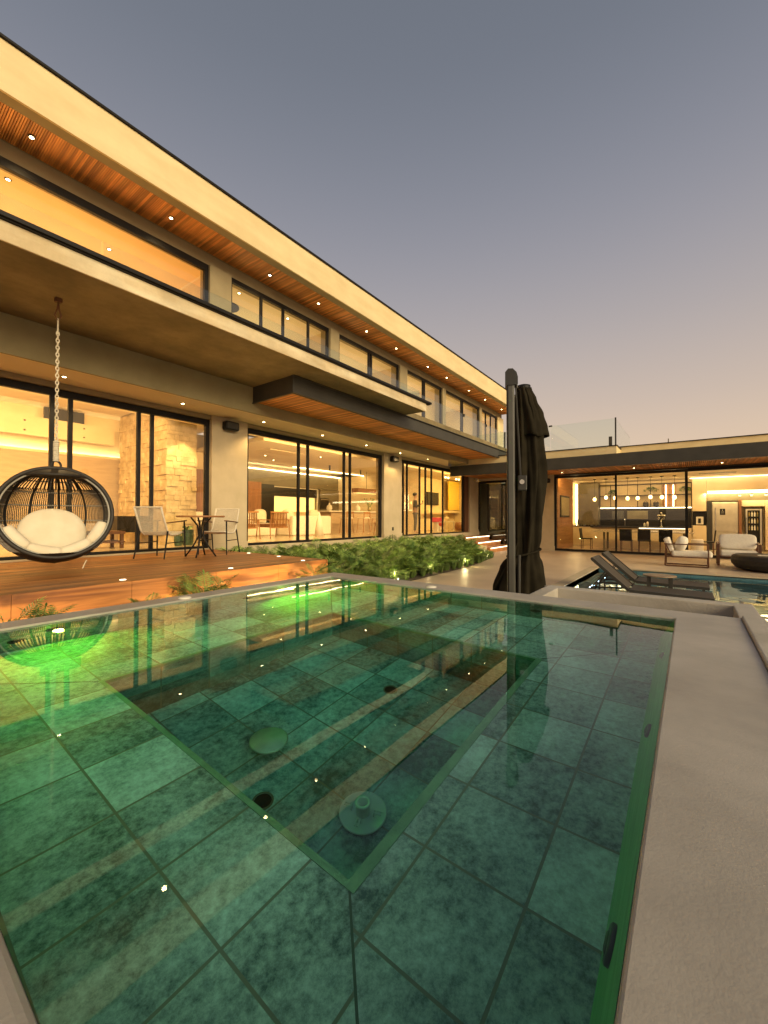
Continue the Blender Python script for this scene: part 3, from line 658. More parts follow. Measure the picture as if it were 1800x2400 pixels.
# ================================================================== PAVILION (right wing)
WG = thing('pool_pavilion', 'single storey glass pavilion with a dark steel roof beam', 'pavilion', (21,0,0))
def wbox(name, m, a, parent=None, bevel=0): return MB().box(*a).build(name, m, parent or WG, bevel=bevel)
XW = 19.1
wbox('floor', 'floor_in', (19.14, 25, -14, 8.3, -.05, .03))
wbox('wall_pier', 'beige', (19.05, 19.4, 4.83, 6.95, 0, 3.38)); wbox('plinth', 'beige', (19.02, 19.4, 4.81, 6.97, 0, .22))
wbox('header', 'beige', (19.07, 19.4, 6.95, 8.4, 3.27, 3.38))
wbox('wall_above_glass', 'charcoal', (19.08, 19.3, -14, 4.83, 3.32, 3.38))
wbox('soffit_backing', 'slatx', (16.10, 19.1, -14, 8.38, 3.425, 3.44))
s_ = MB(); y = -9.0
while y < 8.35:
    s_.box(16.11, 19.08, y, y+.036, 3.38, 3.424); y += .055
s_.build('soffit_slats', wood('pavilion_cedar', (.66,.29,.085), (.45,.17,.045), 0, .55, .06), WG)
MB().box(16.05, 16.09, -14, 8.38, 3.265, ZS-.003).box(16.01, 16.14, -14, 8.39, 3.255, 3.27).build('roof_beam', 'darkgrey', WG)
wbox('roof', 'fascia', (16.10, 25.2, -14, 8.38, 3.50, 3.689))
MB().box(16.10, 16.28, 2.02, 8.36, 3.69, 3.955).box(16.28, 17.1, 2.02, 2.20, 3.69, 3.955).build('parapet', 'fascia', WG)
MB().box(16.07, 16.31, 1.99, 8.36, 3.956, 3.985).box(16.31, 17.1, 1.99, 2.23, 3.956, 3.985).build('parapet_flashing', 'black', WG)
wbox('parapet', 'fascia', (17.1, 17.3, -14, 2.6, 3.69, 4.04)); wbox('parapet_flashing', 'black', (17.07, 17.33, -14, 2.6, 4.041, 4.07))
opening('glass_wall', 'y', XW, .06, 4.83, .03, 3.31, (2.43,), .09, .07, top=.10)
wbox('glass_wall_track', 'black', (19.08, 19.24, -14, .06, .03, .12)); wbox('glass_wall_track', 'black', (19.08, 19.24, -14, .06, 3.22, 3.32))
# entrance door with dark glass, green tiled shower wall behind
wbox('entrance_frame', 'black', (19.1, 19.2, 8.36, 8.42, .03, 3.25)); wbox('entrance_frame', 'black', (19.1, 19.2, 6.96, 7.04, .03, 3.25)); wbox('entrance_frame', 'black', (19.1, 19.2, 7.04, 8.36, 3.15, 3.25))
wbox('entrance_glass', 'smoke', (19.14, 19.15, 7.04, 8.36, .05, 3.15))
wbox('tiled_wall', 'greentile', (19.25, 20.2, 8.33, 8.44, .03, 3.2)); wbox('tiled_wall', 'greentile2', (20.3, 20.4, 6.5, 8.4, .03, 3.2))
# interior shell
wbox('back_wall', 'wall_in', (24.6, 24.7, -14, 8.3, 0, 3.4)); wbox('ceiling', 'ceil_in', (19.3, 24.7, -14, 6.4, 3.34, 3.40))
wbox('side_wall', 'oak', (19.25, 22.3, 4.74, 4.82, 0, 3.34)); wbox('side_wall', 'wall_in', (22.3, 24.7, 5.2, 5.3, 0, 3.34)); wbox('side_wall', 'wall_in', (19.3, 24.7, -14.1, -14, 0, 3.34))
wbox('tall_unit', 'olive', (24.0, 24.6, 3.86, 4.86, 1.1, 3.3))
wbox('column_light', 'em_led', (24.45, 24.5, 4.95, 5.06, .3, 3.3))
wbox('backsplash', 'blackgl', (24.5, 24.59, -.05, 4.0, 1.05, 1.95))
wbox('slot_window', 'olive', (24.47, 24.5, 1.7, 2.6, 1.42, 1.84)); wbox('slot_window', 'darkgrey', (24.47, 24.5, 2.75, 3.3, 1.42, 1.84))
sh = MB()
for z in (2.0, 2.6, 3.16): sh.box(24.2, 24.5, -.07, 3.83, z, z+.03)
for y in (-.07, 1.0, 1.55, 2.1, 3.3, 3.8): sh.box(24.2, 24.24, y, y+.03, 2.03, 3.16)
sh.build('shelf_frame', 'black', WG)
wbox('shelf_light', 'em_led', (24.22, 24.3, -.05, 3.8, 1.965, 1.995)); wbox('shelf_light', 'em_led', (24.5, 24.53, .93, .97, 2.05, 3.1)); wbox('shelf_light', 'em_led', (24.5, 24.53, .63, .67, 2.05, 3.1)); wbox('shelf_back', 'oak', (24.54, 24.59, .55, 1.1, 2.05, 3.15))
wbox('base_cabinet', 'wall_in', (23.9, 24.55, -.05, 5.1, .03, 1.02)); wbox('worktop', 'blackgl', (23.85, 24.58, -.05, 5.15, 1.02, 1.06))
wbox('island', 'wall_in', (22.4, 23.1, .12, 3.9, .03, 1.0)); wbox('island_top', 'blackgl', (22.3, 23.2, .08, 3.95, 1.0, 1.05)); wbox('island_edge_light', 'em_step', (22.29, 22.298, .1, 1.9, .99, 1.01))
wbox('tall_cabinet', 'wall_in', (24.0, 24.6, -.60, -.09, .03, 1.13)); wbox('tall_cabinet', 'wall_in', (24.0, 24.6, -.60, -.09, 1.80, 3.3)); wbox('coffee_nook', 'blackgl', (24.3, 24.59, -.60, -.09, 1.13, 1.80))
wbox('cabinet_bulkhead', 'wall_in', (24.0, 24.6, -14, -.61, 2.72, 3.3)); wbox('bulkhead_light', 'em_led', (24.02, 24.1, -6, -.65, 2.60, 2.70)); wbox('dark_recess', 'olive', (24.15, 24.6, -6, -.62, 2.26, 2.58))
wbox('recess_side', 'charcoal', (24.0, 24.6, -.80, -.62, .03, 2.22)); wbox('recess_side', 'panel', (24.0, 24.6, -1.83, -1.73, .03, 2.3)); wbox('cabinet_front', 'wall_in', (24.1, 24.6, -2.60, -1.84, 2.0, 2.26)); wbox('cabinet_front', 'wall_in', (24.1, 24.6, -14, -2.61, .1, 2.26))
wbox('ceiling_light_line', 'em_step', (23.9, 23.94, -8, .0, 3.318, 3.335)); wbox('ceiling_vent', 'olive', (21.6, 21.9, -1.5, -.3, 3.325, 3.338))
lamp('pavilion_fill', 'AREA', (19.42, .4, 3.15), 85, (1,.68,.30), 8.6, (20.4,.4,2.85), sizey=.3)  # added area fill facing inwards, no fixture there
lamp('pavilion_island_fill', 'AREA', (23.0, 1.5, 3.30), 30, (1,.68,.30), 7, (24.0,1.5,2.9), sizey=.25)  # second added fill, turned towards the back wall and unseen
lamp('column_glow', 'AREA', (24.3, 5.0, 1.8), 6, (1,.66,.25), .2, (23, 4.6, 1.8), sizey=2.6)
lamp('bulkhead_glow', 'AREA', (23.9, -2.0, 2.58), 22, (1,.76,.35), 3, (24.2,-2.0,1.6), sizey=.2)
for k, y in enumerate((4.3, 1.71, -.89)):
    downlight(18.25, y, 3.38, ('small recessed light in the pavilion soffit next to the umbrella','middle recessed light in the pavilion soffit','recessed light in the pavilion soffit above the loveseat')[k], 'lights in the pavilion soffit', 14)

# roof terrace glass on the pavilion
t = thing('roof_terrace_glass', 'clear glass screen around the roof terrace above the pavilion', 'glass screen', (16,3.5,3.76))
MB().box(16.15, 16.165, 2.08, 4.2, 3.99, 4.93).box(16.15, 16.165, 4.22, 7.4, 3.99, 4.93).box(16.19, 20.5, 2.05, 2.065, 4.0, 4.93).build('panes', 'clearglass', t)
MB().box(16.14, 16.18, 2.03, 2.075, 3.985, 4.95).build('corner_post', 'charcoal', t); MB().box(16.12, 16.18, 2.16, 2.26, 3.985, 4.30).build('clamp', 'darkgrey', t); MB().box(16.13, 16.18, 4.15, 4.27, 4.90, 4.95).build('clamp', 'charcoal', t)
t = thing('roof_antenna', 'thin metal antenna rising from the pavilion roof', 'antenna', (22,.75,3.7)); MB().tube([(22,.75,3.7),(22,.75,4.98)], .02, 6).build('mast', 'olive', t)

# ================================================================== DECK
t = thing('timber_deck', 'reddish timber deck platform in front of the left sliding door', 'deck', (2,6.6,0))
m_ = MB(); y = 4.90; rr = random.Random(5)
while y < 8.42:
    x = -3 + rr.uniform(-2, 0)
    while x < 4.92:
        x2 = min(x+rr.uniform(1.8, 3.2), 4.93); m_.box(max(x,-3), x2-.003, y, y+.137, .72, .75) if x2 > -3 else None; x = x2
    y += .14
m_.build('boards', 'deck', t)
m_ = MB()
for i in range(8):
    m_.box(-3+i*.99, -3+(i+1)*.99-.004, 4.872, 4.898, .08, .748)
m_.box(4.93, 4.955, 4.872, 8.4, .08, .748)
m_.build('fascia', 'deckface', t)
MB().box(-3, 4.9, 4.95, 8.4, 0, .71).build('frame', 'black', t)
for k, (x, y) in enumerate(((1.93,5.06),(3.26,5.05),(4.57,5.05),(4.78,5.92),(4.85,6.91))):
    q = thing('deck_light', ('round flush deck light nearest the hanging chair','round flush deck light in the middle of the deck edge','round flush deck light near the deck corner','round flush deck light on the short deck side','round flush deck light beside the pier')[k], 'deck light', (x,y,.75), 'flush lights in the timber deck')
    MB().lathe([(.032,.75),(.032,.754),(.001,.755)], (x,y), 16).build('lens', emis('deck_light_glow%d' % k, (1,.85,.6), 2.2, False), q)

# ================================================================== HANGING CHAIR
hc = thing('hanging_chair', 'round grey rope hanging chair with cream cushions on a chain', 'hanging chair', (1.70,6.46,.9))
C0 = Vector((1.68, 6.46, 1.46)); RR = .61
nv = Vector((-C0.x, -C0.y, 0)).normalized(); nv = (nv*cos(R(14)) + Vector((.1,0,sin(R(14))))).normalized()
DC = .20
def on_s(lat, lon, r=RR): return C0+Vector((cos(lat)*cos(lon), cos(lat)*sin(lon), sin(lat)*.97))*r
def seg_mesh(paths, r, n=4):
    m_ = MB()
    for path in paths:
        run = []
        for p in path+[None]:
            if p is not None and (p-C0).dot(nv) < DC: run.append(p)
            else:
                if len(run) > 1: m_.tube(run, r, n, caps=False)
                run = []
    return m_
lats = [-50,-38,-24,-8,8,24,38,48,60]
paths = []
for i in range(168):
    lo = 2*pi*i/168
    paths.append([on_s(R(-46+k*4), lo) for k in range(22)])
seg_mesh([p[:10] for p in paths], .0062).build('lower_rope_strands', 'wicker', hc)
seg_mesh([p[9:] for p in paths], .0062).build('rope_strands', mat('brown_grey_wicker', (.13,.115,.085), (.085,.072,.05), .7, 40), hc)
seg_mesh([[on_s(R(37+k*3), 2*pi*i/72, RR*.992) for k in range(10)] for i in range(72)], .0095).build('crown_strands', 'wickerdark', hc)
seg_mesh([[on_s(R(la), 2*pi*k/72) for k in range(73)] for la in (-30,-6,14,32,50,64)], .009, 5).build('hoops', 'wicker', hc)
seg_mesh([[on_s(R(-60+k*4), 2*pi*i/12+.2, RR*.985) for k in range(38)] for i in range(12)], .013, 5).build('ribs', 'wickerdark', hc)
m_ = MB(); m_.lathe([(.001, C0.z+RR*.97)]+[(RR*cos(R(a)), C0.z+RR*.97*sin(R(a))) for a in (80,74,68,62,58)]+[(RR*.95*cos(R(58)), C0.z+RR*.95*sin(R(58))), (.001, C0.z+RR*.88)], (C0.x, C0.y), 32); m_.build('crown', 'wickerdark', hc, smooth=True)
prof = [(.001, C0.z-RR*.97-.01)]+[(RR*1.0*cos(R(a)), C0.z+RR*.97*sin(R(a))) for a in range(-84, -44, 5)]
m_ = MB().lathe(prof, (C0.x, C0.y), 48, False); m_.build('bottom_shell', 'wickerdark', hc, smooth=True)
ca = nv.cross(Vector((0,0,1))).normalized(); cb_ = ca.cross(nv).normalized(); rr_ = sqrt(RR*RR-DC*DC)
ring = [C0+nv*DC+(ca*cos(2*pi*k/72)+cb_*sin(2*pi*k/72)*.99)*rr_ for k in range(72)]
MB().tube(ring, .024, 10, True).build('opening_ring', 'wickerdark', hc, smooth=True)
ring2 = [C0+nv*(DC-.02)+(ca*cos(2*pi*k/72)+cb_*sin(2*pi*k/72)*.99)*(rr_-.03) for k in range(72)]
MB().tube(ring2, .012, 8, True).build('inner_ring', 'wicker', hc, smooth=True)
# cushions
q3 = (-nv).to_track_quat('Z', 'Y').to_matrix()
cc = C0-nv*.22+Vector((0,0,-.20))
m_ = MB()
m_.ell(cc+Vector((0,0,.03)), .36, .33, .10, 40, 20, .95, q3); m_.build('round_cushion', 'cushion', hc, smooth=True)
for i, (a0, a1) in enumerate(((194,229),(228,266),(265,304),(303,340))):
    pts = [C0+nv*(DC-.09)+(ca*cos(R(a0+(a1-a0)*k/8))+cb_*sin(R(a0+(a1-a0)*k/8)))*(rr_-.085) for k in range(9)]
    rad = [.055,.066,.072,.075,.076,.075,.072,.066,.055]
    MB().tube(pts, rad, 14).build('roll_cushion', 'cushion', hc, smooth=True)
# ring eye, rope binding, chain, hook
top = C0+Vector((0,0,RR*.97)); hx, hy = top.x, top.y
MB().tube([top+Vector((ca.x*.05*cos(a*pi/8), ca.y*.05*cos(a*pi/8), .045+.06*sin(a*pi/8))) for a in range(16)], .013, 7, True).build('eye_ring', 'wickerdark', hc)
m_ = MB()
for k in range(14): m_.tube([(hx+.024*cos(a*pi/5), hy+.024*sin(a*pi/5), top.z+.11+k*.018+.004*sin(k*2)) for a in range(10)], .012, 5, True)
m_.build('rope_binding', 'rope', hc)
z = top.z+.34; k = 0; m_ = MB()
while z < 3.80:
    L_ = .030; w_ = .016; d = (1,0) if k % 2 else (0,1)
    m_.tube([(hx+d[0]*w_*cos(a*pi/5), hy+d[1]*w_*cos(a*pi/5), z+L_*sin(a*pi/5)) for a in range(10)], .0065, 5, True); z += .045; k += 1
m_.tube([(hx,hy,3.78),(hx,hy,3.98)], .010, 6); m_.build('chain', 'rope', hc)
m_ = MB().box(hx-.035, hx+.035, hy-.035, hy+.035, 4.19, 4.24)
m_.tube([(hx,hy,4.2),(hx-.01,hy,4.1),(hx-.035,hy,4.02),(hx,hy,3.95),(hx+.035,hy,4.02),(hx+.01,hy,4.1),(hx,hy,4.2)], .009, 6); m_.build('ceiling_hook', 'walnut', hc)
MB().tube([(hx+.25,hy-.3,.90),(hx+.22,hy-.32,.85),(hx+.20,hy-.33,.80)], .006, 5).build('loose_strap', 'rope', hc)

# ================================================================== CAFE CHAIRS + TABLE
def cafe_chair():
    t = thing('rope_armchair', 'rope-seat armchair', 'chair', (0,0,0), 'rope armchairs on the deck')
    # faces +X ; width along Y
    for sy in (-1, 1):
        for nm, pts in (('leg', [(.26,sy*.27,.0),(.245,sy*.255,.62)]), ('leg', [(-.34,sy*.27,.0),(-.22,sy*.25,.46)])):
            MB().tube(pts, [.011,.015], 8).build(nm, 'black', t)
        MB().tube([(.25,sy*.255,.26),(-.275,sy*.255,.26)], .009, 6).build('stretcher', 'black', t)
        MB().bar((.30,sy*.255,.635), (-.245,sy*.26,.60), .045, .02).build('armrest', 'walnut', t, bevel=.006)
        MB().tube([(.27,sy*.235,.43),(.05,sy*.235,.395),(-.13,sy*.235,.40),(-.21,sy*.235,.46),(-.30,sy*.235,.66),(-.38,sy*.235,.86)], .017, 8).build('side_rail', 'rope', t, smooth=True)
    m_ = MB(); m_.tube([(.27,-.235,.43),(.27,.235,.43)], .014, 6).tube([(-.38,-.25,.86),(-.38,.25,.86)], .016, 6)
    m_.build('cross_rail', 'rope', t)
    m_ = MB()
    def rail(u):
        P = [Vector(p) for p in ((.27,0,.43),(.05,0,.395),(-.13,0,.40),(-.21,0,.46),(-.30,0,.66),(-.38,0,.86))]
        L_ = [0]
        for i in range(5): L_.append(L_[-1]+(P[i+1]-P[i]).length)
        s = u*L_[-1]
        for i in range(5):
            if s <= L_[i+1]+1e-6: f_ = (s-L_[i])/(L_[i+1]-L_[i]); return P[i].lerp(P[i+1], f_)
    for k in range(1, 50):
        p = rail(k/50); m_.tube([(p.x,-.235,p.z),(p.x,0,p.z-.012),(p.x,.235,p.z)], .006, 5, caps=False)
    m_.build('rope_seat', 'rope', t)
    return t
c1 = cafe_chair(); c1.location = (3.42,7.37,.75); c1.rotation_euler = (0,0,R(31)); c1['label'] = 'left rope armchair turned towards the small round table'
c2 = dup(c1, (4.44,7.28,.75), R(214), 'right rope armchair behind the small round table, next to the pier')
t = thing('cafe_table', 'small round timber-top table with crossed dark legs between the rope chairs', 'table', (3.92,7.0,.75))
MB().lathe([(.001,1.445),(.385,1.445),(.40,1.455),(.40,1.470),(.39,1.478),(.001,1.478)], (3.92,7.0), 40).build('tabletop', 'oak', t, smooth=False)
for k in range(4):
    a = pi/4+k*pi/2; c_, s_ = cos(a), sin(a)
    MB().tube([(3.92+c_*.26,7+s_*.26,.75),(3.92+c_*.12,7+s_*.12,.95),(3.92+c_*.035,7+s_*.035,1.12),(3.92+c_*.06,7+s_*.06,1.30),(3.92+c_*.17,7+s_*.17,1.445)], .014, 7).build('leg', 'black', t, smooth=True)

# ================================================================== PLANTS
def leaf_shape(m_, base, d, up, L_, lobes=8, wid=.52):
    """pinnately lobed philodendron blade"""
    d = d.normalized(); side = d.cross(up).normalized(); up2 = side.cross(d).normalized()
    P = lambda u, v, w: base+d*(u*L_)+side*(v*L_)+up2*(w*L_)
    spine = lambda u: -.35*(u**2)*.5
    for sgn in (-1, 1):
        for i in range(lobes):
            u0 = .04+i*.84/lobes; w_ = wid*(sin(pi*(.28+.60*i/lobes)))*(.9+.2*((i*37) % 5)/5)
            hw = .017
            tip = P(u0+.24, sgn*w_, spine(u0)-.12)
            a_ = P(u0-hw*.6, 0, spine(u0)); b_ = P(u0+hw, 0, spine(u0+.05)); mid = P(u0+.10-hw, sgn*w_*.6, spine(u0)-.01); mid2 = P(u0+.13+hw, sgn*w_*.55, spine(u0)-.02)
            m_.add([a_, mid, tip, mid2, b_], [(0,1,2,3,4)])
    m_.add([P(.84,-.04,spine(.84)), P(.84,.04,spine(.84)), P(.98,.05,spine(.95)), P(1.15,0,spine(1.1)-.03), P(.98,-.05,spine(.95))], [(0,1,2,3,4)])
    m_.add([P(0,-.02,.0), P(0,.02,.0), P(.9,.022,spine(.9)), P(.9,-.022,spine(.9))], [(0,1,2,3)])
def philodendron(seed, n=30, size=1.0, hgt=.50):
    rr = random.Random(seed); lv = MB(); st = MB()
    for i in range(n):
        a = rr.uniform(0, 2*pi); lean = rr.uniform(.05,1.0)
        h = hgt*(1.12-.62*lean)*rr.uniform(.8,1.1); out = (.06+.30*lean)*size
        b = Vector((cos(a)*out, sin(a)*out, h)); st.tube([(0,0,0), (b.x*.45,b.y*.45,h*.7), b], .005, 4, caps=False)
        d = Vector((cos(a+rr.uniform(-.5,.5)), sin(a+rr.uniform(-.5,.5)), rr.uniform(.0,1.5)*(1.15-lean)))
        leaf_shape(lv, b, d, Vector((rr.uniform(-.3,.3),rr.uniform(-.3,.3),1)), rr.uniform(.24,.36)*size)
    t = thing('philodendron', 'split-leaf philodendron in the planted bed below the house', 'plant', (0,0,0), 'philodendrons filling the bed')
    lv.build('leaves', 'leaf', t); st.build('stems', 'leaf', t)
    return t
protos = [philodendron(s) for s in (1,2,3,4)]
rr = random.Random(11); used = set(); spots = []
x = 5.3
while x < 14.6:
    y = 5.55+max(0, (x-11.5))*.10
    while y < 8.2:
        fx = x+rr.uniform(-.14,.14); fy = y+rr.uniform(-.14,.14)
        if not (fx > 12.8 and fy < 6.0+(fx-12.8)*.5) and not (fx > 14.2): spots.append((fx,fy))
        y += .40
    x += .42
for x, y in ((5.2,5.2),(5.7,5.0),(6.3,5.15),(6.9,5.35),(5.4,4.6),(6.0,4.5)): spots.append((x,y))
for i, (x, y) in enumerate(spots):
    k = i % 4; sc = rr.uniform(.82,1.15); zz = .03
    if k not in used:
        o = protos[k]; o.location = (x,y,zz); o.rotation_euler = (0,0,rr.uniform(0,6.28)); o.scale = (sc,sc,sc); used.add(k)
    else: dup(protos[k], (x,y,zz), rr.uniform(0,6.28), scale=(sc,sc,sc))
# small philodendrons between spa and deck
for k, (x, y, sc, lb) in enumerate(((.86,4.35,.8,'small philodendron in front of the deck, far left'),(1.08,4.42,.7,'low philodendron in front of the deck beneath the hanging chair'),(1.95,4.52,.62,'smallest philodendron peeping over the spa rim in front of the deck'),(2.55,4.50,.95,'taller philodendron in front of the deck, left of its light'),(2.75,4.45,.82,'spreading philodendron in front of the deck beside the taller one'),(4.35,4.55,.80,'philodendron at the right corner of the deck'),(4.75,4.4,.72,'low philodendron just past the deck corner'))):
    sc *= .8; o = dup(protos[k % 4], (x,y,.28), k*1.3, lb, (sc,sc,sc)); del o['group']
# grassy edging clumps
def grass_clump(seed):
    rr = random.Random(seed); m_ = MB()
    for i in range(46):
        a = rr.uniform(0, 2*pi); L_ = rr.uniform(.18,.36); o_ = rr.uniform(.0,.05); w_ = .006; ln = rr.uniform(.2,.85)
        d = Vector((cos(a), sin(a), 0)); sd = Vector((-sin(a), cos(a), 0))*w_
        p0 = d*o_; p1 = p0+d*L_*.35*ln+Vector((0,0,L_*.7)); p2 = p0+d*L_*ln+Vector((0,0,L_*(.95-.45*ln)))
        m_.add([p0-sd,p0+sd,p1+sd,p1-sd,p2], [(0,1,2,3),(3,2,4)])
    t = thing('grass_clump', 'grassy edging clump beside the terrace paving', 'grass clump', (0,0,0), 'grassy clumps edging the bed')
    m_.build('blades', 'grass', t); return t
gp = [grass_clump(s) for s in (21,22,23)]
rr = random.Random(5); gs = []
x = 6.9
while x < 14.5:
    yb = 5.30 if x < 11.5 else 5.30+(x-11.5)*.16
    for j in range(3): gs.append((x+rr.uniform(-.1,.1), yb+j*.20+rr.uniform(-.06,.06)))
    x += .25
for x_, y_ in ((14.3,6.0),(14.5,6.3),(14.1,6.2),(14.2,6.6),(14.6,6.8),(14.0,6.5),(14.5,7.1),(14.2,7.3)): gs.append((x_,y_))
for i, (x, y) in enumerate(gs):
    k = i % 3; sc = rr.uniform(.75,1.2)
    if i < 3: o = gp[k]; o.location = (x,y,.02); o.scale = (sc,)*3
    else: dup(gp[k], (x,y,.02), rr.uniform(0,6.28), scale=(sc,)*3)

# garden lamps
for k, (x, y, z, tgt, e, lb) in enumerate((
    (7.40,5.16,.10,(7.6,5.9,.5),10,'small bright garden spotlight at the front corner of the planted bed'),
    (9.3,5.50,.12,(9.4,6.2,.5),7,'garden spotlight half hidden in the middle of the bed edge'),
    (11.2,5.34,.12,(11.2,6.1,.5),9,'garden spotlight near the paving at the right part of the bed'),
    (13.6,5.85,.12,(13.6,6.6,.5),6,'garden spotlight nearest the entrance steps'),
    (9.0,7.3,.40,(9.0,8.3,.6),5,'garden spotlight deep among the philodendrons'))):
    t = thing('garden_spotlight', lb, 'garden light', (x,y,z), 'spotlights in the planted bed')
    MB().tube([(x,y,0),(x,y,z)], .008, 6).build('spike', 'black', t)
    MB().tube([(x,y-.03,z),(x,y+.03,z+.01)], .028, 12).build('head', 'black', t)
    MB().ell((x,y-.035,z+.01), .026, .012, .026, 10, 6).build('lens', 'em_garden', t)
    lamp('garden_light', 'POINT', (x,y+.02,z+.10), e*1.3, (1,.80,.36), .03, parent=t)
for k, x in enumerate((.75,1.35,2.35,3.1,3.85)):
    t = thing('deck_uplight', '%s small spotlight from the left shining on the timber deck face' % ORD[k].replace('nearest','first'), 'spotlight', (x,4.5,.12), 'spotlights in front of the deck')
    MB().tube([(x,4.5,.05),(x,4.5,.16)], .03, 10).build('head', 'black', t)
    lamp('deck_uplight_beam', 'SPOT', (x,4.5,.20), (24,15,20,26,48)[k], (1,.62,.22), .03, (x+.05,4.9,.62), 120, .7, parent=t)
lamp('deck_uplight_beam', 'SPOT', (4.75,4.45,.25), 34, (1,.62,.22), .03, (4.7,4.9,.62), 120, .7)

# ================================================================== UMBRELLA
U = thing('cantilever_umbrella', 'closed black cantilever umbrella tied to its dark grey mast', 'umbrella', (4.33,1.53,0))
ux, uy = 4.33, 1.53
fd = Vector((cos(R(YAW-16.9)), sin(R(YAW-16.9)), 0)); sd_ = Vector((sin(R(YAW-16.9)), -cos(R(YAW-16.9)), 0))
def up_(a, b_, z): return Vector((ux,uy,0))+fd*a+sd_*b_+Vector((0,0,z))
m_ = MB(); m_.bar(up_(0,0,0), up_(0,-.01,2.93), .085, .10, up=(fd.x,fd.y,0)); m_.build('mast', mat('mast_paint', (.085,.08,.068), (.065,.06,.05), .4, 4), U, bevel=.02, seg=3)
m_ = MB(); m_.bar(up_(-.052,-.028,.1), up_(-.052,-.038,2.93), .012, .006, up=(fd.x,fd.y,0)); m_.build('mast_track', 'black', U)
m_ = MB()
pr = [(-.056,2.87),(-.056,3.0),(-.03,3.03),(.01,3.028),(.045,2.99),(.058,2.94),(.058,2.87)]
vs = [up_(s*.062, b_, z) for s in (-1,1) for b_, z in pr]; n_ = len(pr)
m_.add(vs, [tuple(range(n_)), tuple(range(2*n_-1, n_-1, -1))]+[(i, (i+1) % n_, n_+(i+1) % n_, n_+i) for i in range(n_)])
m_.build('mast_cap', 'charcoal', U, bevel=.008)
m_ = MB(); m_.bar(up_(.02,.045,2.85), up_(0,.095,1.86), .014); m_.build('brace', 'darkgrey', U)
m_ = MB(); m_.bar(up_(-.03,.11,1.74), up_(-.03,.11,1.90), .09, .05, up=(fd.x,fd.y,0)); m_.build('slider', 'charcoal', U, bevel=.01)
m_ = MB(); m_.tube([up_(-.07,.105,1.83), up_(-.05,.105,1.83)], .025, 14); m_.build('knob', 'chrome', U)
m_ = MB(); m_.tube([up_(-.03,.075,.62), up_(-.03,.078,1.06)], .016, 10); m_.build('crank_handle', 'darkgrey', U)
m_ = MB(); m_.box(ux-.45, ux+.45, uy-.45, uy+.45, 0, .10); m_.build('base', 'charcoal', U, bevel=.02)
# folded canopy: pleated cloth hung about its own axis
uc = Vector((4.775,1.545,0))
def cloth(zr, nfold, ph, flip=0):
    m_ = MB(); N = 84; rows = []
    for z, r, ox in zr:
        row = []
        for k in range(N):
            a = 2*pi*k/N
            pl = 1+.20*sin(nfold*a+ph+1.3*sin(z*2.1))*min(1, r/.12)+.08*sin((2*nfold+1)*a+2.2*z+ph)+.05*sin(3*a+z*3.0)
            row.append((uc.x+sd_.x*ox+cos(a)*r*pl, uc.y+sd_.y*ox+sin(a)*r*pl, z+.012*sin(a*nfold+ph)))
        rows += row
    n_r = len(zr); fs = [(i*N+k, i*N+(k+1) % N, (i+1)*N+(k+1) % N, (i+1)*N+k) for i in range(n_r-1) for k in range(N)]
    return m_.add(rows, fs)
def interp(keys, n=46):
    out = []
    for i in range(n):
        z = keys[0][0]+(keys[-1][0]-keys[0][0])*i/(n-1)
        for j in range(len(keys)-1):
            if keys[j][0] <= z <= keys[j+1][0]+1e-9:
                f_ = (z-keys[j][0])/(keys[j+1][0]-keys[j][0]); f_ = f_*f_*(3-2*f_)
                out.append((z, keys[j][1]+(keys[j+1][1]-keys[j][1])*f_, keys[j][2]+(keys[j+1][2]-keys[j][2])*f_)); break
    return out
# (height, radius, sideways offset)
cl = cloth(interp([(.30,.27,-.06),(.62,.25,-.04),(.90,.20,-.02),(1.02,.135,.01),(1.08,.125,.02),(1.22,.14,.03),(1.55,.155,.04),(1.95,.162,.05),(2.35,.14,.045),(2.62,.13,.04),(2.80,.10,.02),(2.93,.075,.0)]), 7, .4)
co = cl.build('canopy', 'canvas', U, smooth=True)
tp = cloth(interp([(2.38,.165,.075),(2.48,.155,.07),(2.62,.14,.05),(2.80,.105,.02),(2.945,.078,.0)], 16), 4, 1.2); 
tpo = tp.build('top_flap', 'canvas', U, smooth=True)
for o_ in (co, tpo):
    s2 = o_.modifiers.new('thick', 'SOLIDIFY'); s2.thickness = .006
m_ = MB().lathe([(.072,2.93),(.080,2.95),(.078,2.985),(.05,2.995),(.001,2.997)], (uc.x, uc.y), 24); m_.build('canopy_cap', 'black', U, smooth=True)
m_ = MB(); m_.tube([Vector((uc.x,uc.y,1.05))+Vector((cos(a*pi/12)*.185, sin(a*pi/12)*.185, .05*cos(a*pi/12+1.0))) for a in range(24)], .012, 6, True); m_.build('tie_strap', 'canvas', U)
m_ = MB()
for z0_, o1, ln in ((.62,-.20,.36),(.40,-.25,.35)):
    pts_ = [up_(.30,o1,z0_), up_(.30,o1+.30,z0_+.62), up_(.34,o1+.34,z0_+.62), up_(.34,o1+.36,z0_-.05), up_(.34, o1+.06, z0_-.03)]
    m_.add(pts_, [(0,1,2,3,4)])
hf = m_.build('hanging_flap', 'canvas', U); s2 = hf.modifiers.new('thick', 'SOLIDIFY'); s2.thickness = .006

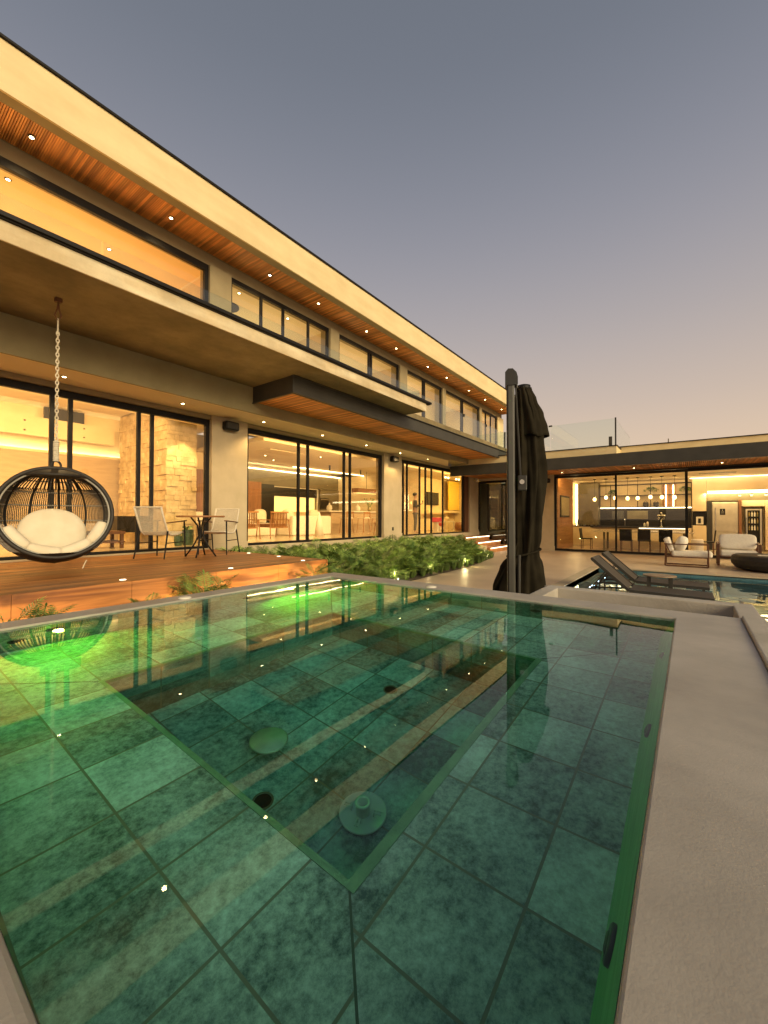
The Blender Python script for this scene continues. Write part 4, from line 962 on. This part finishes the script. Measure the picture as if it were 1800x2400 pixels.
# ================================================================== LOUNGERS, POOL TABLE
def lounger():
    t = thing('pool_lounger', 'lounger', 'sun lounger', (0,0,0), 'sling loungers standing in the shallow pool')
    # length along -Y from hinge at y=0 ; width X 0..0.66 ; water at z=-.07
    MB().bar((.02,0,.24), (.02,-1.10,.22), .04, .05).bar((.64,0,.24), (.64,-1.10,.22), .04, .05).bar((.02,-1.09,.22), (.64,-1.09,.22), .04).build('seat_frame', 'darkgrey', t)
    m_ = MB()
    for i in range(9):
        y = -1.09*i/9; y2 = -1.09*(i+1)/9; m_.box(.03,.63,y2,y,.255-.002*i,.262-.002*i)
    m_.build('seat_sling', 'sling', t)
    MB().bar((.02,0,.24), (.02,.56,.74), .04, .05).bar((.64,0,.24), (.64,.56,.74), .04, .05).tube([(.0,.56,.745),(.66,.56,.745)], .024, 8).build('back_frame', 'darkgrey', t)
    MB().add([(.03,.02,.27),(.63,.02,.27),(.63,.56,.76),(.03,.56,.76),(.03,.03,.262),(.63,.03,.262),(.63,.57,.752),(.03,.57,.752)], [(0,1,2,3),(7,6,5,4),(0,4,5,1),(1,5,6,2),(2,6,7,3),(3,7,4,0)]).build('back_sling', 'sling', t)
    for sx_ in (.03, .63):
        MB().bar((sx_,.36,.53), (sx_,.62,.16), .02).build('back_strut', 'darkgrey', t)
        MB().bar((sx_,.02,.20), (sx_,.70,.16), .03).build('rear_rail', 'darkgrey', t)
        MB().bar((sx_,.62,.16), (sx_,.62,-.33), .03).build('leg', 'darkgrey', t)
        MB().bar((sx_,-1.03,.22), (sx_,-1.03,-.33), .03).build('leg', 'darkgrey', t)
    MB().bar((.03,.62,.17),(.63,.62,.17), .03).build('cross_bar', 'darkgrey', t)
    return t
l1 = lounger(); l1.location = (7.93,.82,0); l1['label'] = 'nearer sling lounger with raised back, closest to the spa'
l2 = dup(l1, (9.15,.84,0), 0, 'farther sling lounger with raised back, beyond the small round table')
t = thing('pool_side_table', 'small round metal table standing in the pool between the two loungers', 'side table', (8.72,.42,0))
MB().lathe([(.001,.432),(.25,.432),(.255,.44),(.25,.45),(.001,.45)], (8.75,.44), 32).build('tabletop', mat('bronze_top', (.32,.22,.13), (.26,.18,.10), .5, 10), t)
for x, y in ((8.55,.60),(8.95,.60),(8.58,.26),(8.94,.30)): MB().bar((x,y,.432), (x,y,-.33), .035, .02).build('leg', 'darkgrey', t)

# ================================================================== TERRACE SEATS
t = thing('lounge_armchair', 'open frame armchair with cream cushions, seen from the side beside the pool', 'armchair', (15.5,.1,0))
for x in (15.15, 15.85):
    m_ = MB(); m_.bar((x,.62,.03),(x,-.42,.03), .035).bar((x,.62,.03),(x,.60,.70), .035).bar((x,-.42,.03),(x,-.42,.68), .035).bar((x,.64,.68),(x,-.44,.68), .05, .03).bar((x,.62,.30),(x,-.42,.30), .03).bar((x,.60,.68),(x,.44,.30), .03)
    m_.build('side_frame', 'walnut', t)
MB().bar((15.15,.62,.05),(15.85,.62,.05),.03).bar((15.15,-.42,.05),(15.85,-.42,.05),.03).bar((15.15,.62,.68),(15.85,.62,.68),.03).build('cross_bar', 'walnut', t)
MB().box(15.19, 15.81, -.52, .46, .30, .48).build('seat_cushion', 'linen', t, bevel=.06, seg=4)
m_ = MB().bar((15.5,.46,.46),(15.5,.60,.86), .62, .16, up=(0,1,0)); m_.build('back_cushion', 'linen', t, bevel=.05, seg=4)
m_ = MB().ell((15.5,.22,.68), .26, .15, .24, 20, 12, .7, Matrix.Rotation(R(18),3,'X')); m_.build('throw_pillow', 'linen', t, smooth=True)
t = thing('loveseat', 'wide seat with dark arms and a long cream back cushion, facing the pool', 'sofa', (16.7,-1.35,0))
for y in (-.70, -1.66):
    m_ = MB().bar((16.45,y,0),(16.45,y,.66), .06).bar((17.15,y,0),(17.15,y,.72), .06).bar((16.42,y,.66),(17.18,y,.70), .06, .04); m_.build('arm_frame', 'walnut', t)
MB().bar((16.48,-.72,.26),(16.48,-1.66,.26),.05).bar((17.1,-.72,.26),(17.1,-1.66,.26),.05).build('seat_rail', 'walnut', t)
MB().box(16.42, 17.1, -1.62, -.74, .28, .48).build('seat_cushion', 'linen', t, bevel=.06, seg=4)
m_ = MB(); q = Matrix.Rotation(R(16),3,'Y'); m_.ell((16.98,-1.18,.72), .11, .46, .25, 32, 16, .42, q); m_.build('back_cushion', 'linen', t, smooth=True)
t = thing('round_coffee_table', 'low round dark wicker coffee table at the poolside', 'coffee table', (15.5,-1.95,0))
MB().lathe([(.72,.01),(.90,.06),(1.0,.18),(1.02,.30),(.99,.40),(.93,.43),(.001,.43)], (15.6,-1.95), 48).build('body', 'wickerdark', t, smooth=False)
MB().box(15.2,15.5,-1.8,-1.5,.432,.44).build('magazine', 'white', t)
t = thing('wooden_armchair', 'edge of a dark wooden armchair at the right frame edge', 'armchair', (17.6,-2.35,0))
MB().bar((17.3,-2.12,.85),(17.5,-2.5,.80), .05, .09).bar((17.35,-2.15,.0),(17.35,-2.15,.84), .04).build('arm', 'walnut', t); MB().box(17.4,18.0,-2.8,-2.2,.35,.48).build('seat', 'linen', t, bevel=.05)

# ================================================================== PAVILION CONTENTS
t = thing('dining_table', 'long pale dining table behind the pavilion glass', 'dining table', (21.3,1.7,.03))
MB().box(20.55, 21.9, -.15, 3.5, .84, .89).build('tabletop', 'floor_in', t, bevel=.006)
for x, y in ((20.7,.2),(21.7,.2),(20.7,3.1),(21.7,3.1)): MB().box(x-.04,x+.04,y-.04,y+.04,.03,.84).build('leg', 'olive', t)
def dchair():
    t = thing('dining_chair', 'dining chair', 'dining chair', (0,0,0), 'dark chairs around the dining table')
    for x, y in ((-.2,-.2),(-.2,.2),(.2,-.2),(.2,.2)): MB().bar((x,y,0),(x*.95,y*.95,.46), .03).build('leg', 'walnut', t)
    MB().box(-.23,.23,-.23,.23,.46,.50).build('seat', 'black', t, bevel=.015)
    MB().bar((-.22,0,.50),(-.27,0,.96), .46, .035, up=(1,0,0)).build('backrest', 'black', t, bevel=.012)
    return t
dl = ['dark dining chair at the near side of the table, behind the mullion','dark dining chair at the middle of the near side','dark dining chair at the right of the near side','dark dining chair at the left end of the table, seen from the side','dark dining chair at the right end of the table']
dp = [(20.35,2.2,0),(20.35,1.54,0),(20.35,.80,0),(20.9,3.85,R(-90)),(21.2,-.55,R(90))]
dc = dchair(); dc.location = (dp[0][0],dp[0][1],.03); dc['label'] = dl[0]
for p, lb in list(zip(dp, dl))[1:]: dup(dc, (p[0],p[1],.03), p[2], lb)
t = thing('side_bin', 'pale ribbed stool standing at the right end of the dining table', 'stool', (20.4,-.1,.03)); MB().lathe([(.17,.03),(.2,.1),(.2,.60),(.17,.64),(.001,.64)], (20.4,-.22), 20).build('body', 'linen', t)
for k, (y, z) in enumerate(((3.70,2.36),(3.21,2.44),(2.83,2.41),(2.32,2.38),(1.92,2.38),(1.43,2.42),(1.0,2.40),(.54,2.38))):
    t = thing('pendant_lamp', '%s glowing glass pendant lamp from the left in the pavilion' % ORD[k].replace('nearest','first'), 'pendant lamp', (22,y,z), 'pendant lamps over the island')
    MB().tube([(22,y,z+.14),(22,y,3.33)], .007, 5).build('cord', 'black', t); MB().lathe([(.07,3.31),(.07,3.335)], (22,y), 12).build('canopy', 'black', t)
    MB().lathe([(.05,z+.20),(.055,z+.06),(.10,z-.06),(.095,z-.10)], (22,y), 14, False).build('glass_shade', 'glass', t)
    MB().ell((22,y,z), .07, .07, .085, 12, 8).build('bulb', 'em_bulb', t)
    if k % 2: lamp('pendant_glow', 'POINT', (22,y,z-.02), 5, (1,.6,.22), .06, parent=t)
t = thing('fridge', 'tall stainless fridge with a black notice on its door', 'fridge', (24,-1.25,.03))
MB().box(24.06, 24.58, -1.72, -.80, .05, 2.2).build('body', 'steelw', t, bevel=.01); MB().box(24.03, 24.058, -1.70, -.82, .86, 2.17).build('door', 'steelw', t, bevel=.01); MB().box(24.03, 24.058, -1.70, -.82, .10, .84).build('drawer', 'steelw', t, bevel=.01)
MB().tube([(23.98,-.92,.95),(23.98,-.92,1.95)], .018, 8).build('handle', 'chrome', t)
nt = MB().box(24.02, 24.029, -1.27, -1.08, 1.62, 1.90).build('notice', 'black', t); MB().add([(24.018,-1.16,1.82),(24.018,-1.19,1.82),(24.018,-1.175,1.87)], [(0,1,2)]).box(24.016,24.019,-1.23,-1.12,1.78,1.785).box(24.016,24.019,-1.22,-1.13,1.74,1.745).box(24.016,24.019,-1.23,-1.12,1.70,1.705).build('emblem', 'white', nt)
t = thing('wine_cooler', 'glass fronted drinks cooler with rows of bottles, right of the fridge', 'drinks cooler', (24.1,-2.2,.1))
MB().box(24.05, 24.09, -2.52, -1.93, .3, 1.92).build('body', 'black', t); m_ = MB()
m_.box(24.01,24.049,-2.49,-2.43,.32,1.88).box(24.01,24.049,-2.02,-1.96,.32,1.88).box(24.01,24.049,-2.43,-2.02,1.82,1.88).box(24.01,24.049,-2.43,-2.02,.32,.38); m_.build('door_frame', 'steelw', t)
MB().tube([(23.98,-1.98,.8),(23.98,-1.98,1.5)], .014, 8).build('handle', 'chrome', t)
for z in (1.55,1.25,.95):
    for j in range(4):
        y = -2.08-.09*j; MB().lathe([(.028,z),(.028,z+.14),(.010,z+.18),(.010,z+.22)], (24.03,y), 8).build('bottle', 'white' if (j+int(z*10)) % 3 else 'bottle', t)
t = thing('coffee_machine', 'cream coffee machine in the black wall niche', 'coffee machine', (24.2,-.36,1.15)); MB().box(24.1,24.35,-.50,-.22,1.18,1.54).build('body', 'white', t, bevel=.02); MB().box(24.08,24.1,-.40,-.30,1.24,1.46).build('spout', 'black', t)
t = thing('candelabra', 'silver branching candelabra on the island top', 'candelabra', (22.8,1.07,1.05))
m_ = MB().lathe([(.10,1.05),(.05,1.07),(.02,1.12),(.04,1.2),(.02,1.3),(.03,1.4)], (22.8,1.07), 14)
for a in range(5):
    c_, s_ = cos(a*1.257), sin(a*1.257); m_.tube([(22.8,1.07,1.38),(22.8+.1*c_,1.07+.1*s_,1.40),(22.8+.13*c_,1.07+.13*s_,1.5)], .012, 6); m_.ell((22.8+.13*c_,1.07+.13*s_,1.58), .05, .05, .06, 10, 6)
m_.ell((22.8,1.07,1.68), .05, .05, .08, 10, 6); m_.build('body', 'chrome', t, smooth=True)
rr = random.Random(8)
for k in range(9):
    y = 5.0-.115*k; h = rr.uniform(.18,.34)
    t = thing('bottle', 'bottle standing in the row at the left end of the kitchen worktop', 'bottle', (24.1,y,1.06), 'bottles on the kitchen worktop'); MB().lathe([(.035,1.06),(.035,1.06+h*.6),(.012,1.06+h*.78),(.012,1.06+h)], (24.1,y), 10).build('body', ('bottle','white','walnut')[k % 3], t, smooth=True)
for k, (y, z, rx_, lb) in enumerate(((1.55,2.80,.30,'trailing plant in the middle of the black shelf rack'),(3.25,2.72,.18,'small plant at the left of the black shelf rack'),(.18,2.78,.22,'tall plant at the right end of the black shelf rack'))):
    t = thing('shelf_plant', lb, 'plant', (24.3,y,z), 'plants on the shelf rack')
    MB().lathe([(.08,z-.17),(.10,z-.05),(.001,z-.05)], (24.3,y), 12).build('pot', 'rope', t)
    m_ = MB(); q = random.Random(k)
    for i in range(90):
        a, b_ = q.uniform(0,6.28), q.uniform(-.5,1.4); p = Vector((24.3+.12*cos(a), y+rx_*sin(a)*cos(b_), z+.06+.13*sin(b_))); d = Vector((q.uniform(-1,1),q.uniform(-1,1),q.uniform(-1,1))).normalized()*.075; e_ = d.cross(Vector((0,0,1)))*.5
        m_.add([p-d,p+e_,p+d,p-e_], [(0,1,2,3)])
    m_.build('leaves', 'leaf', t)
for k, (y, lb) in enumerate(((1.78,'black canister left on the lower shelf of the rack'),(1.34,'black canister right on the lower shelf of the rack'))):
    t = thing('canister', lb, 'canister', (24.3,y,2.03)); MB().lathe([(.09,2.03),(.12,2.06),(.12,2.24),(.10,2.26),(.001,2.26)], (24.3,y), 16).build('body', 'charcoal', t); MB().tube([(24.3,y-.08,2.26),(24.3,y,2.34),(24.3,y+.08,2.26)], .01, 6).build('handle', 'black', t)
for k, y in enumerate((-1.77,-2.16,-2.63)):
    t = thing('bulkhead_spot', '%s white spot lamp from the left below the cabinet bulkhead' % ORD[k].replace('nearest','first'), 'spot lamp', (24,y,2.5), 'white spot lamps over the fridge'); MB().lathe([(.05,2.52),(.05,2.56),(.001,2.56)], (24.0,y), 12).build('mount', 'black', t); MB().lathe([(.035,2.44),(.055,2.515),(.001,2.515)], (24.0,y), 12).build('shade', 'white', t)
t = thing('wall_picture', 'dark framed picture on the timber side wall of the pavilion', 'picture', (20.5,4.72,1.9)); MB().box(19.7,21.4,4.70,4.735,1.5,2.5).build('frame', 'black', t); MB().box(19.8,21.3,4.69,4.699,1.58,2.42).build('canvas', 'beamface', t)
t = thing('faucet', 'slim steel tap on the pavilion worktop', 'tap', (24,2.65,1.06)); MB().tube([(24,2.65,1.06),(24,2.65,1.36),(23.95,2.65,1.41),(23.88,2.65,1.36)], .014, 8).build('spout', 'chrome', t)
for k, (y, h, lb) in enumerate(((1.72,.2,'short jar beside the candelabra'),(1.60,.26,'taller bottle beside the candelabra'))):
    t = thing('jar', lb, 'jar', (22.8,y,1.05)); MB().lathe([(.04,1.05),(.045,1.05+h*.7),(.02,1.05+h)], (22.8,y), 12).build('body', 'white', t, smooth=True)

# ================================================================== HOUSE CONTENTS
def slatchair():
    t = thing('slatted_armchair', 'slatted armchair', 'armchair', (0,0,0), 'brown slatted armchairs in the living room')
    m_ = MB().bar((-.36,0,.82),(.36,0,.82), .05, .05).bar((-.36,.02,.34),(.36,.02,.34), .04)
    m_.build('back_frame', 'oak', t)
    m_ = MB()
    for k in range(11): m_.bar((-.32+k*.064,.0,.34),(-.32+k*.064,.03,.82), .036, .016)
    m_.build('back_slats', 'oak', t)
    for sx_ in (-1,1):
        MB().tube([(sx_*.40,-.05,0),(sx_*.38,.0,.58)], .018, 6).build('leg', 'oak', t); MB().tube([(sx_*.40,.62,0),(sx_*.39,.55,.56)], .018, 6).build('leg', 'oak', t)
        MB().bar((sx_*.39,-.03,.58),(sx_*.39,.62,.58), .05, .025).build('armrest', 'oak', t)
    MB().box(-.34,.34,.05,.62,.34,.46).build('seat', 'panel', t, bevel=.03)
    return t
sc1 = slatchair(); sc1.location = (7.30,10.45,ZF); sc1['label'] = 'brown slatted armchair at the left, seen from behind through the glass'
dup(sc1, (8.46,10.45,ZF), R(3), 'brown slatted armchair right of the other slatted one, seen from behind')
t = thing('sofa', 'long pale sofa with pillows in the living room', 'sofa', (10.6,11.7,ZF))
MB().box(6.9,9.7,12.1,12.9,ZF,ZF+.45).box(6.9,9.7,12.7,12.95,ZF+.45,ZF+.84).build('back_section', 'linen', t, bevel=.06, seg=3)
MB().box(9.75,11.7,11.3,11.5,ZF,ZF+.72).box(9.75,11.7,11.52,12.4,ZF,ZF+.45).build('side_section', 'linen', t, bevel=.06, seg=3)
for x, y in ((9.9,11.75),(11.1,11.7),(9.3,12.6)): MB().ell((x,y,ZF+.72), .26, .14, .24, 16, 10, .7).build('pillow', 'cushion', t, smooth=True)
t = thing('kitchen_island', 'long kitchen island with a pale top in the living room', 'kitchen island', (14,12.2,ZF))
MB().box(12.4,16.2,12.0,12.8,ZF,ZF+.90).build('cabinet', 'taupepanel', t); MB().box(12.2,16.3,11.9,12.9,ZF+.90,ZF+.95).build('worktop', 'white', t)
def stool():
    t = thing('bar_stool', 'bar stool', 'bar stool', (0,0,0), 'timber bar stools at the kitchen island')
    for sx_ in (-1,1):
        for sy in (-1,1): MB().tube([(sx_*.22,sy*.2,0),(sx_*.17,sy*.15,.62)], .014, 6).build('leg', 'oak', t)
    MB().box(-.22,.22,-.2,.2,.62,.67).build('seat', 'linen', t, bevel=.02); MB().bar((-.22,-.2,.86),(.22,-.2,.86), .02, .10).bar((-.2,-.2,.64),(-.2,-.2,.88),.03).bar((.2,-.2,.64),(.2,-.2,.88),.03).build('backrest', 'oak', t)
    return t
st1 = stool(); st1.location = (12.75,11.45,ZF); st1['label'] = 'timber bar stool at the left end of the kitchen island'
dup(st1, (13.85,11.45,ZF), 0, 'timber bar stool at the middle of the kitchen island'); dup(st1, (14.85,11.45,ZF), 0, 'timber bar stool at the right end of the kitchen island')
t = thing('island_pendant', 'wide timber pendant lamp hanging over the kitchen island', 'pendant lamp', (15.1,12.3,2.7))
MB().box(14.25,15.95,12.1,12.5,2.60,2.80).build('shade', 'panel', t, bevel=.02); MB().box(14.3,15.9,12.15,12.45,2.585,2.60).build('diffuser', 'em_panel', t); MB().tube([(15.1,12.3,2.8),(15.1,12.3,3.62)], .01, 5).build('cord', 'black', t)
for k, (x, z) in enumerate(((12.3,3.5),(13.2,3.5),(14.3,3.5))):
    t = thing('track_spot', '%s small black cylinder spot from the left on the kitchen ceiling' % ORD[k].replace('nearest','first'), 'spot lamp', (x,12.0,z), 'black cylinder spots'); MB().tube([(x,12,3.40),(x,12,3.62)], .035, 10).build('body', 'black', t)
t = thing('vase_plant', 'leafy branches in a vase on the kitchen island', 'plant', (15.2,12.2,ZF+.95))
MB().lathe([(.06,1.74),(.10,1.82),(.07,1.95),(.05,1.98)], (15.2,12.2), 16).build('vase', 'bottle', t, smooth=True); m_ = MB(); q = random.Random(2)
for i in range(26):
    a = q.uniform(0,6.28); h = q.uniform(.15,.42); p1 = Vector((15.2+cos(a)*.35*q.random(),12.2+sin(a)*.2,1.95+h)); m_.tube([(15.2,12.2,1.9),p1], .004, 3, caps=False)
    for j in range(5):
        d = Vector((q.uniform(-1,1),q.uniform(-1,1),q.uniform(-.6,.6))).normalized()*.09; e_ = d.cross(Vector((0,0,1)))*.28; pp = p1-d*.3; m_.add([pp-d*.2,pp+d*.4+e_,pp+d,pp+d*.4-e_], [(0,1,2,3)])
m_.build('foliage', 'leaf', t)
for k, (x, lb) in enumerate(((12.6,'pale rounded jar at the left of the island'),(13.7,'pale rounded jar at the middle of the island'),(14.45,'small pale jar left of the vase'))):
    t = thing('ceramic_jar', lb, 'jar', (x,12.3,ZF+.95)); MB().lathe([(.08,1.74),(.13,1.84),(.10,1.95),(.04,2.0),(.03,2.06),(.001,2.07)], (x,12.3), 16).build('body', 'white', t, smooth=True)
t = thing('floor_lamp', 'cone shaped pale floor lamp behind the middle sliding door', 'floor lamp', (10.2,10.5,ZF)); MB().lathe([(.17,ZF),(.10,ZF+.5),(.02,ZF+.85),(.001,ZF+.85)], (10.25,10.5), 20).build('shade', 'linen', t, smooth=True)
t = thing('low_bench', 'low dark slatted bench beside the hanging chair, behind the glass', 'bench', (3.4,9.9,ZF))
MB().box(2.4,3.7,9.6,10.2,ZF+.30,ZF+.36).box(2.4,3.7,9.6,10.2,ZF+.12,ZF+.15).build('top', 'walnut', t)
for x in (2.45,3.65):
    for y in (9.65,10.15): MB().box(x-.03,x+.03,y-.03,y+.03,ZF,ZF+.30).build('leg', 'walnut', t)
for k, (x, y, r_, h, lb) in enumerate(((5.05,9.6,.13,.36,'larger ribbed green planter pot at the foot of the stone chimney'),(4.75,9.45,.09,.22,'smaller green planter pot at the foot of the stone chimney'))):
    t = thing('planter', lb, 'planter', (x,y,ZF)); MB().lathe([(r_*.85,ZF),(r_,ZF+h*.3),(r_,ZF+h),(r_*.85,ZF+h),(.001,ZF+h-.03)], (x,y), 20).build('pot', 'greentile', t)
    m_ = MB(); q = random.Random(k+30)
    for i in range(14): a = q.uniform(0,6.28); m_.add([(x+cos(a)*.02,y+sin(a)*.02,ZF+h-.02),(x+cos(a)*r_,y+sin(a)*r_,ZF+h+.06),(x+cos(a+.4)*r_*.8,y+sin(a+.4)*r_*.8,ZF+h+.09)], [(0,1,2)])
    m_.build('leaves', 'leaf', t)
# playroom
t = thing('wall_screen', 'dark television screen on the yellow playroom wall', 'television', (19.5,11.35,2.5)); MB().box(19.1,20.35,11.34,11.395,2.15,2.85).build('frame', 'black', t); MB().box(19.15,20.3,11.33,11.339,2.2,2.8).build('screen', 'charcoal', t)
t = thing('toy_table', 'low white play table covered with toys', 'table', (18.7,10.2,ZF)); MB().box(17.9,19.5,9.9,10.5,ZF+.44,ZF+.48).build('top', 'white', t)
for x in (17.95,19.45):
    for y in (9.95,10.45): MB().box(x-.025,x+.025,y-.025,y+.025,ZF,ZF+.44).build('leg', 'white', t)
for k, (x, y, m__, s, lb) in enumerate(((17.6,9.95,'pink',.20,'bright pink toy box on the left of the play table'),(18.1,10.1,'red',.12,'red toy next to the pink toy box'),(19.0,10.1,'plastic',.17,'cream arched toy on the right of the play table'),(18.5,10.2,'red',.10,'small red toy in the middle of the play table'))):
    z0_ = ZF+.48; t = thing('toy', lb, 'toy', (x,y,z0_))
    if k == 0: z0_ = ZF+.45; MB().box(x-.25,x+.3,y-.15,y+.15,z0_,z0_+.22).build('body', m__, t, bevel=.03); MB().box(x-.1,x+.1,y-.1,y+.1,ZF,z0_).build('stand', 'white', t)
    else: MB().ell((x,y,z0_+s*.7), s, s*.6, s*.7, 14, 8, .8).build('body', m__, t, smooth=True); MB().tube([(x-s*.8,y,z0_+s*.8),(x,y,z0_+s*2),(x+s*.8,y,z0_+s*.8)], .015, 6).build('handle', 'plastic', t)
t = thing('toy_pram', 'small red and white toy pram at the left of the playroom', 'toy', (17.3,9.5,ZF)); MB().ell((17.3,9.5,ZF+.35), .16,.12,.10,12,8).build('hood', 'red', t, smooth=True); MB().tube([(17.15,9.5,ZF+.05),(17.45,9.5,ZF+.5)], .012, 6).tube([(17.45,9.5,ZF+.05),(17.15,9.5,ZF+.5)], .012, 6).build('frame', 'white', t)
t = thing('wicker_pouf', 'round wooden play chair at the right of the playroom', 'stool', (20.0,10.0,ZF)); MB().lathe([(.25,ZF),(.30,ZF+.2),(.25,ZF+.42),(.001,ZF+.44)], (19.9,9.8), 20).build('body', 'oak', t, smooth=True)
for k, x in enumerate((18.8,20.0)):
    t = thing('ceiling_lamp', ('left','right')[k]+' bright double ceiling lamp in the playroom', 'ceiling lamp', (x,10.0,3.55)); MB().box(x-.2,x+.2,9.97,10.03,3.56,3.60).build('bar', 'black', t); MB().ell((x-.15,10,3.52),.05,.05,.05,10,6).ell((x+.15,10,3.52),.05,.05,.05,10,6).build('bulbs', 'em_bulb', t)
for x, lb in ((14.0,'brown chair leg side at the left of the right sliding door'),):
    t = thing('timber_chair', 'brown timber chair just inside the right sliding door', 'chair', (13.0,9.6,ZF))
    MB().bar((12.6,9.7,ZF+.45),(13.2,9.7,ZF+.45), .4, .04, up=(0,0,1)).build('seat', 'oak', t)
    for a, b_ in (((12.65,9.55),(12.6,9.5)),((13.15,9.55),(13.3,9.5)),((12.65,9.85),(12.6,9.9)),((13.15,9.85),(13.3,9.9))): MB().tube([(*b_,ZF),(*a,ZF+.45)], .018, 6).build('leg', 'oak', t)
t = thing('ceiling_speaker_disc', 'round grey disc on the ceiling behind the second upper window', 'ceiling fitting', (6.0,9.3,6.9)); MB().lathe([(.28,6.925),(.28,6.90),(.25,6.89),(.001,6.89)], (6.05,9.6), 28).build('disc', 'charcoal', t)

# person standing inside the right sliding door, skinned from a jointed skeleton
def person(loc, rz):
    t = thing('person', 'person in dark clothes standing behind the right sliding door, looking at something held up', 'person', loc)
    t.rotation_euler = (0,0,rz)
    def skin(name, m__, chains, root, sub=1, parent=t):
        vs, es, rs = [], [], []; idx = {}
        for ch in chains:
            prev = None
            for p, r_ in ch:
                key = tuple(round(c, 4) for c in p)
                if key not in idx: idx[key] = len(vs); vs.append(p); rs.append(r_)
                i = idx[key]
                if prev is not None: es.append((prev, i))
                prev = i
        me = bpy.data.meshes.new(name); me.from_pydata(vs, es, []); me.update(); me.materials.append(M[m__])
        o = bpy.data.objects.new(name, me); COL.objects.link(o); o.parent = parent
        o.modifiers.new('skin', 'SKIN')
        if not me.skin_vertices: me.attributes.new('x', 'FLOAT', 'POINT'); 
        bpy.context.view_layer.objects.active = o
        for i, v in enumerate(me.skin_vertices[0].data): v.radius = rs[i] if isinstance(rs[i], tuple) else (rs[i], rs[i]); v.use_root = (i == root)
        s3 = o.modifiers.new('sub', 'SUBSURF'); s3.levels = sub; s3.render_levels = sub
        return o
    hip = (0,0,.92)
    L = lambda s: [(hip,(.13,.10)), ((s*.095,0,.86),.085), ((s*.105,-.01,.50),.058), ((s*.11,.02,.10),.04), ((s*.11,.02,.05),.042), ((s*.12,-.14,.03),.032)]
    body = [[(hip,(.13,.10)), ((0,0,1.12),(.135,.09)), ((0,0,1.32),(.16,.10)), ((0,.01,1.43),(.09,.07)), ((0,0,1.50),(.048,.048)), ((0,-.01,1.58),(.072,.085)), ((0,-.01,1.66),(.075,.092)), ((0,0,1.71),(.05,.06))], L(-1), L(1)]
    for s in (-1, 1):
        body.append([((0,0,1.32),(.16,.10)), ((s*.17,0,1.37),.055), ((s*.22,.03,1.12),.042), ((s*.16,-.20,1.22),.032), ((s*.13,-.26,1.26),.025)])
        hand = (s*.13,-.26,1.26)
        for f_ in range(4): body.append([(hand,.025), ((s*(.13-.012*f_),-.31,1.27+.012*f_),.009), ((s*(.11-.012*f_),-.335,1.285+.012*f_),.008)])
        body.append([(hand,.025), ((s*.15,-.29,1.29),.010), ((s*.14,-.31,1.31),.009)])
    b_ = skin('body', 'skin', body, 0)
    skin('jacket', 'cloth_dark', [[((0,0,.88),(.150,.115)), ((0,0,1.12),(.155,.11)), ((0,0,1.32),(.18,.12)), ((0,.01,1.43),(.10,.08))]]+[[((0,0,1.32),(.18,.12)), ((s*.17,0,1.37),.068), ((s*.22,.03,1.12),.055), ((s*.16,-.20,1.22),.044)] for s in (-1,1)], 0)
    skin('trousers', 'cloth_grey', [[((0,0,.93),(.14,.11)), ((s*.095,0,.84),.098), ((s*.105,-.01,.50),.072), ((s*.11,.02,.09),.058)] for s in (-1,1)], 0)
    MB().ell(Vector(loc)+Vector((0,.02,1.68)), .088, .10, .085, 16, 10).build('hair', 'hair', t, smooth=True)
    f__ = MB(); base = Vector(loc)
    f__.ell(base+Vector((0,-.108,1.60)), .012,.016,.018, 8, 6).ell(base+Vector((-.03,-.093,1.625)), .012,.008,.007, 8, 6).ell(base+Vector((.03,-.093,1.625)), .012,.008,.007, 8, 6).ell(base+Vector((0,-.095,1.565)), .022,.008,.006, 8, 6)
    f__.build('face_features', 'skin', t, smooth=True)
    return t
person((15.15, 9.60, ZF), R(35))
ph = thing('phone', 'small phone held up by the person in dark clothes', 'phone', (15.33,9.38,ZF+1.32)); MB().box(15.29,15.36,9.32,9.335,ZF+1.26,ZF+1.42).build('body', 'black', ph, bevel=.004)
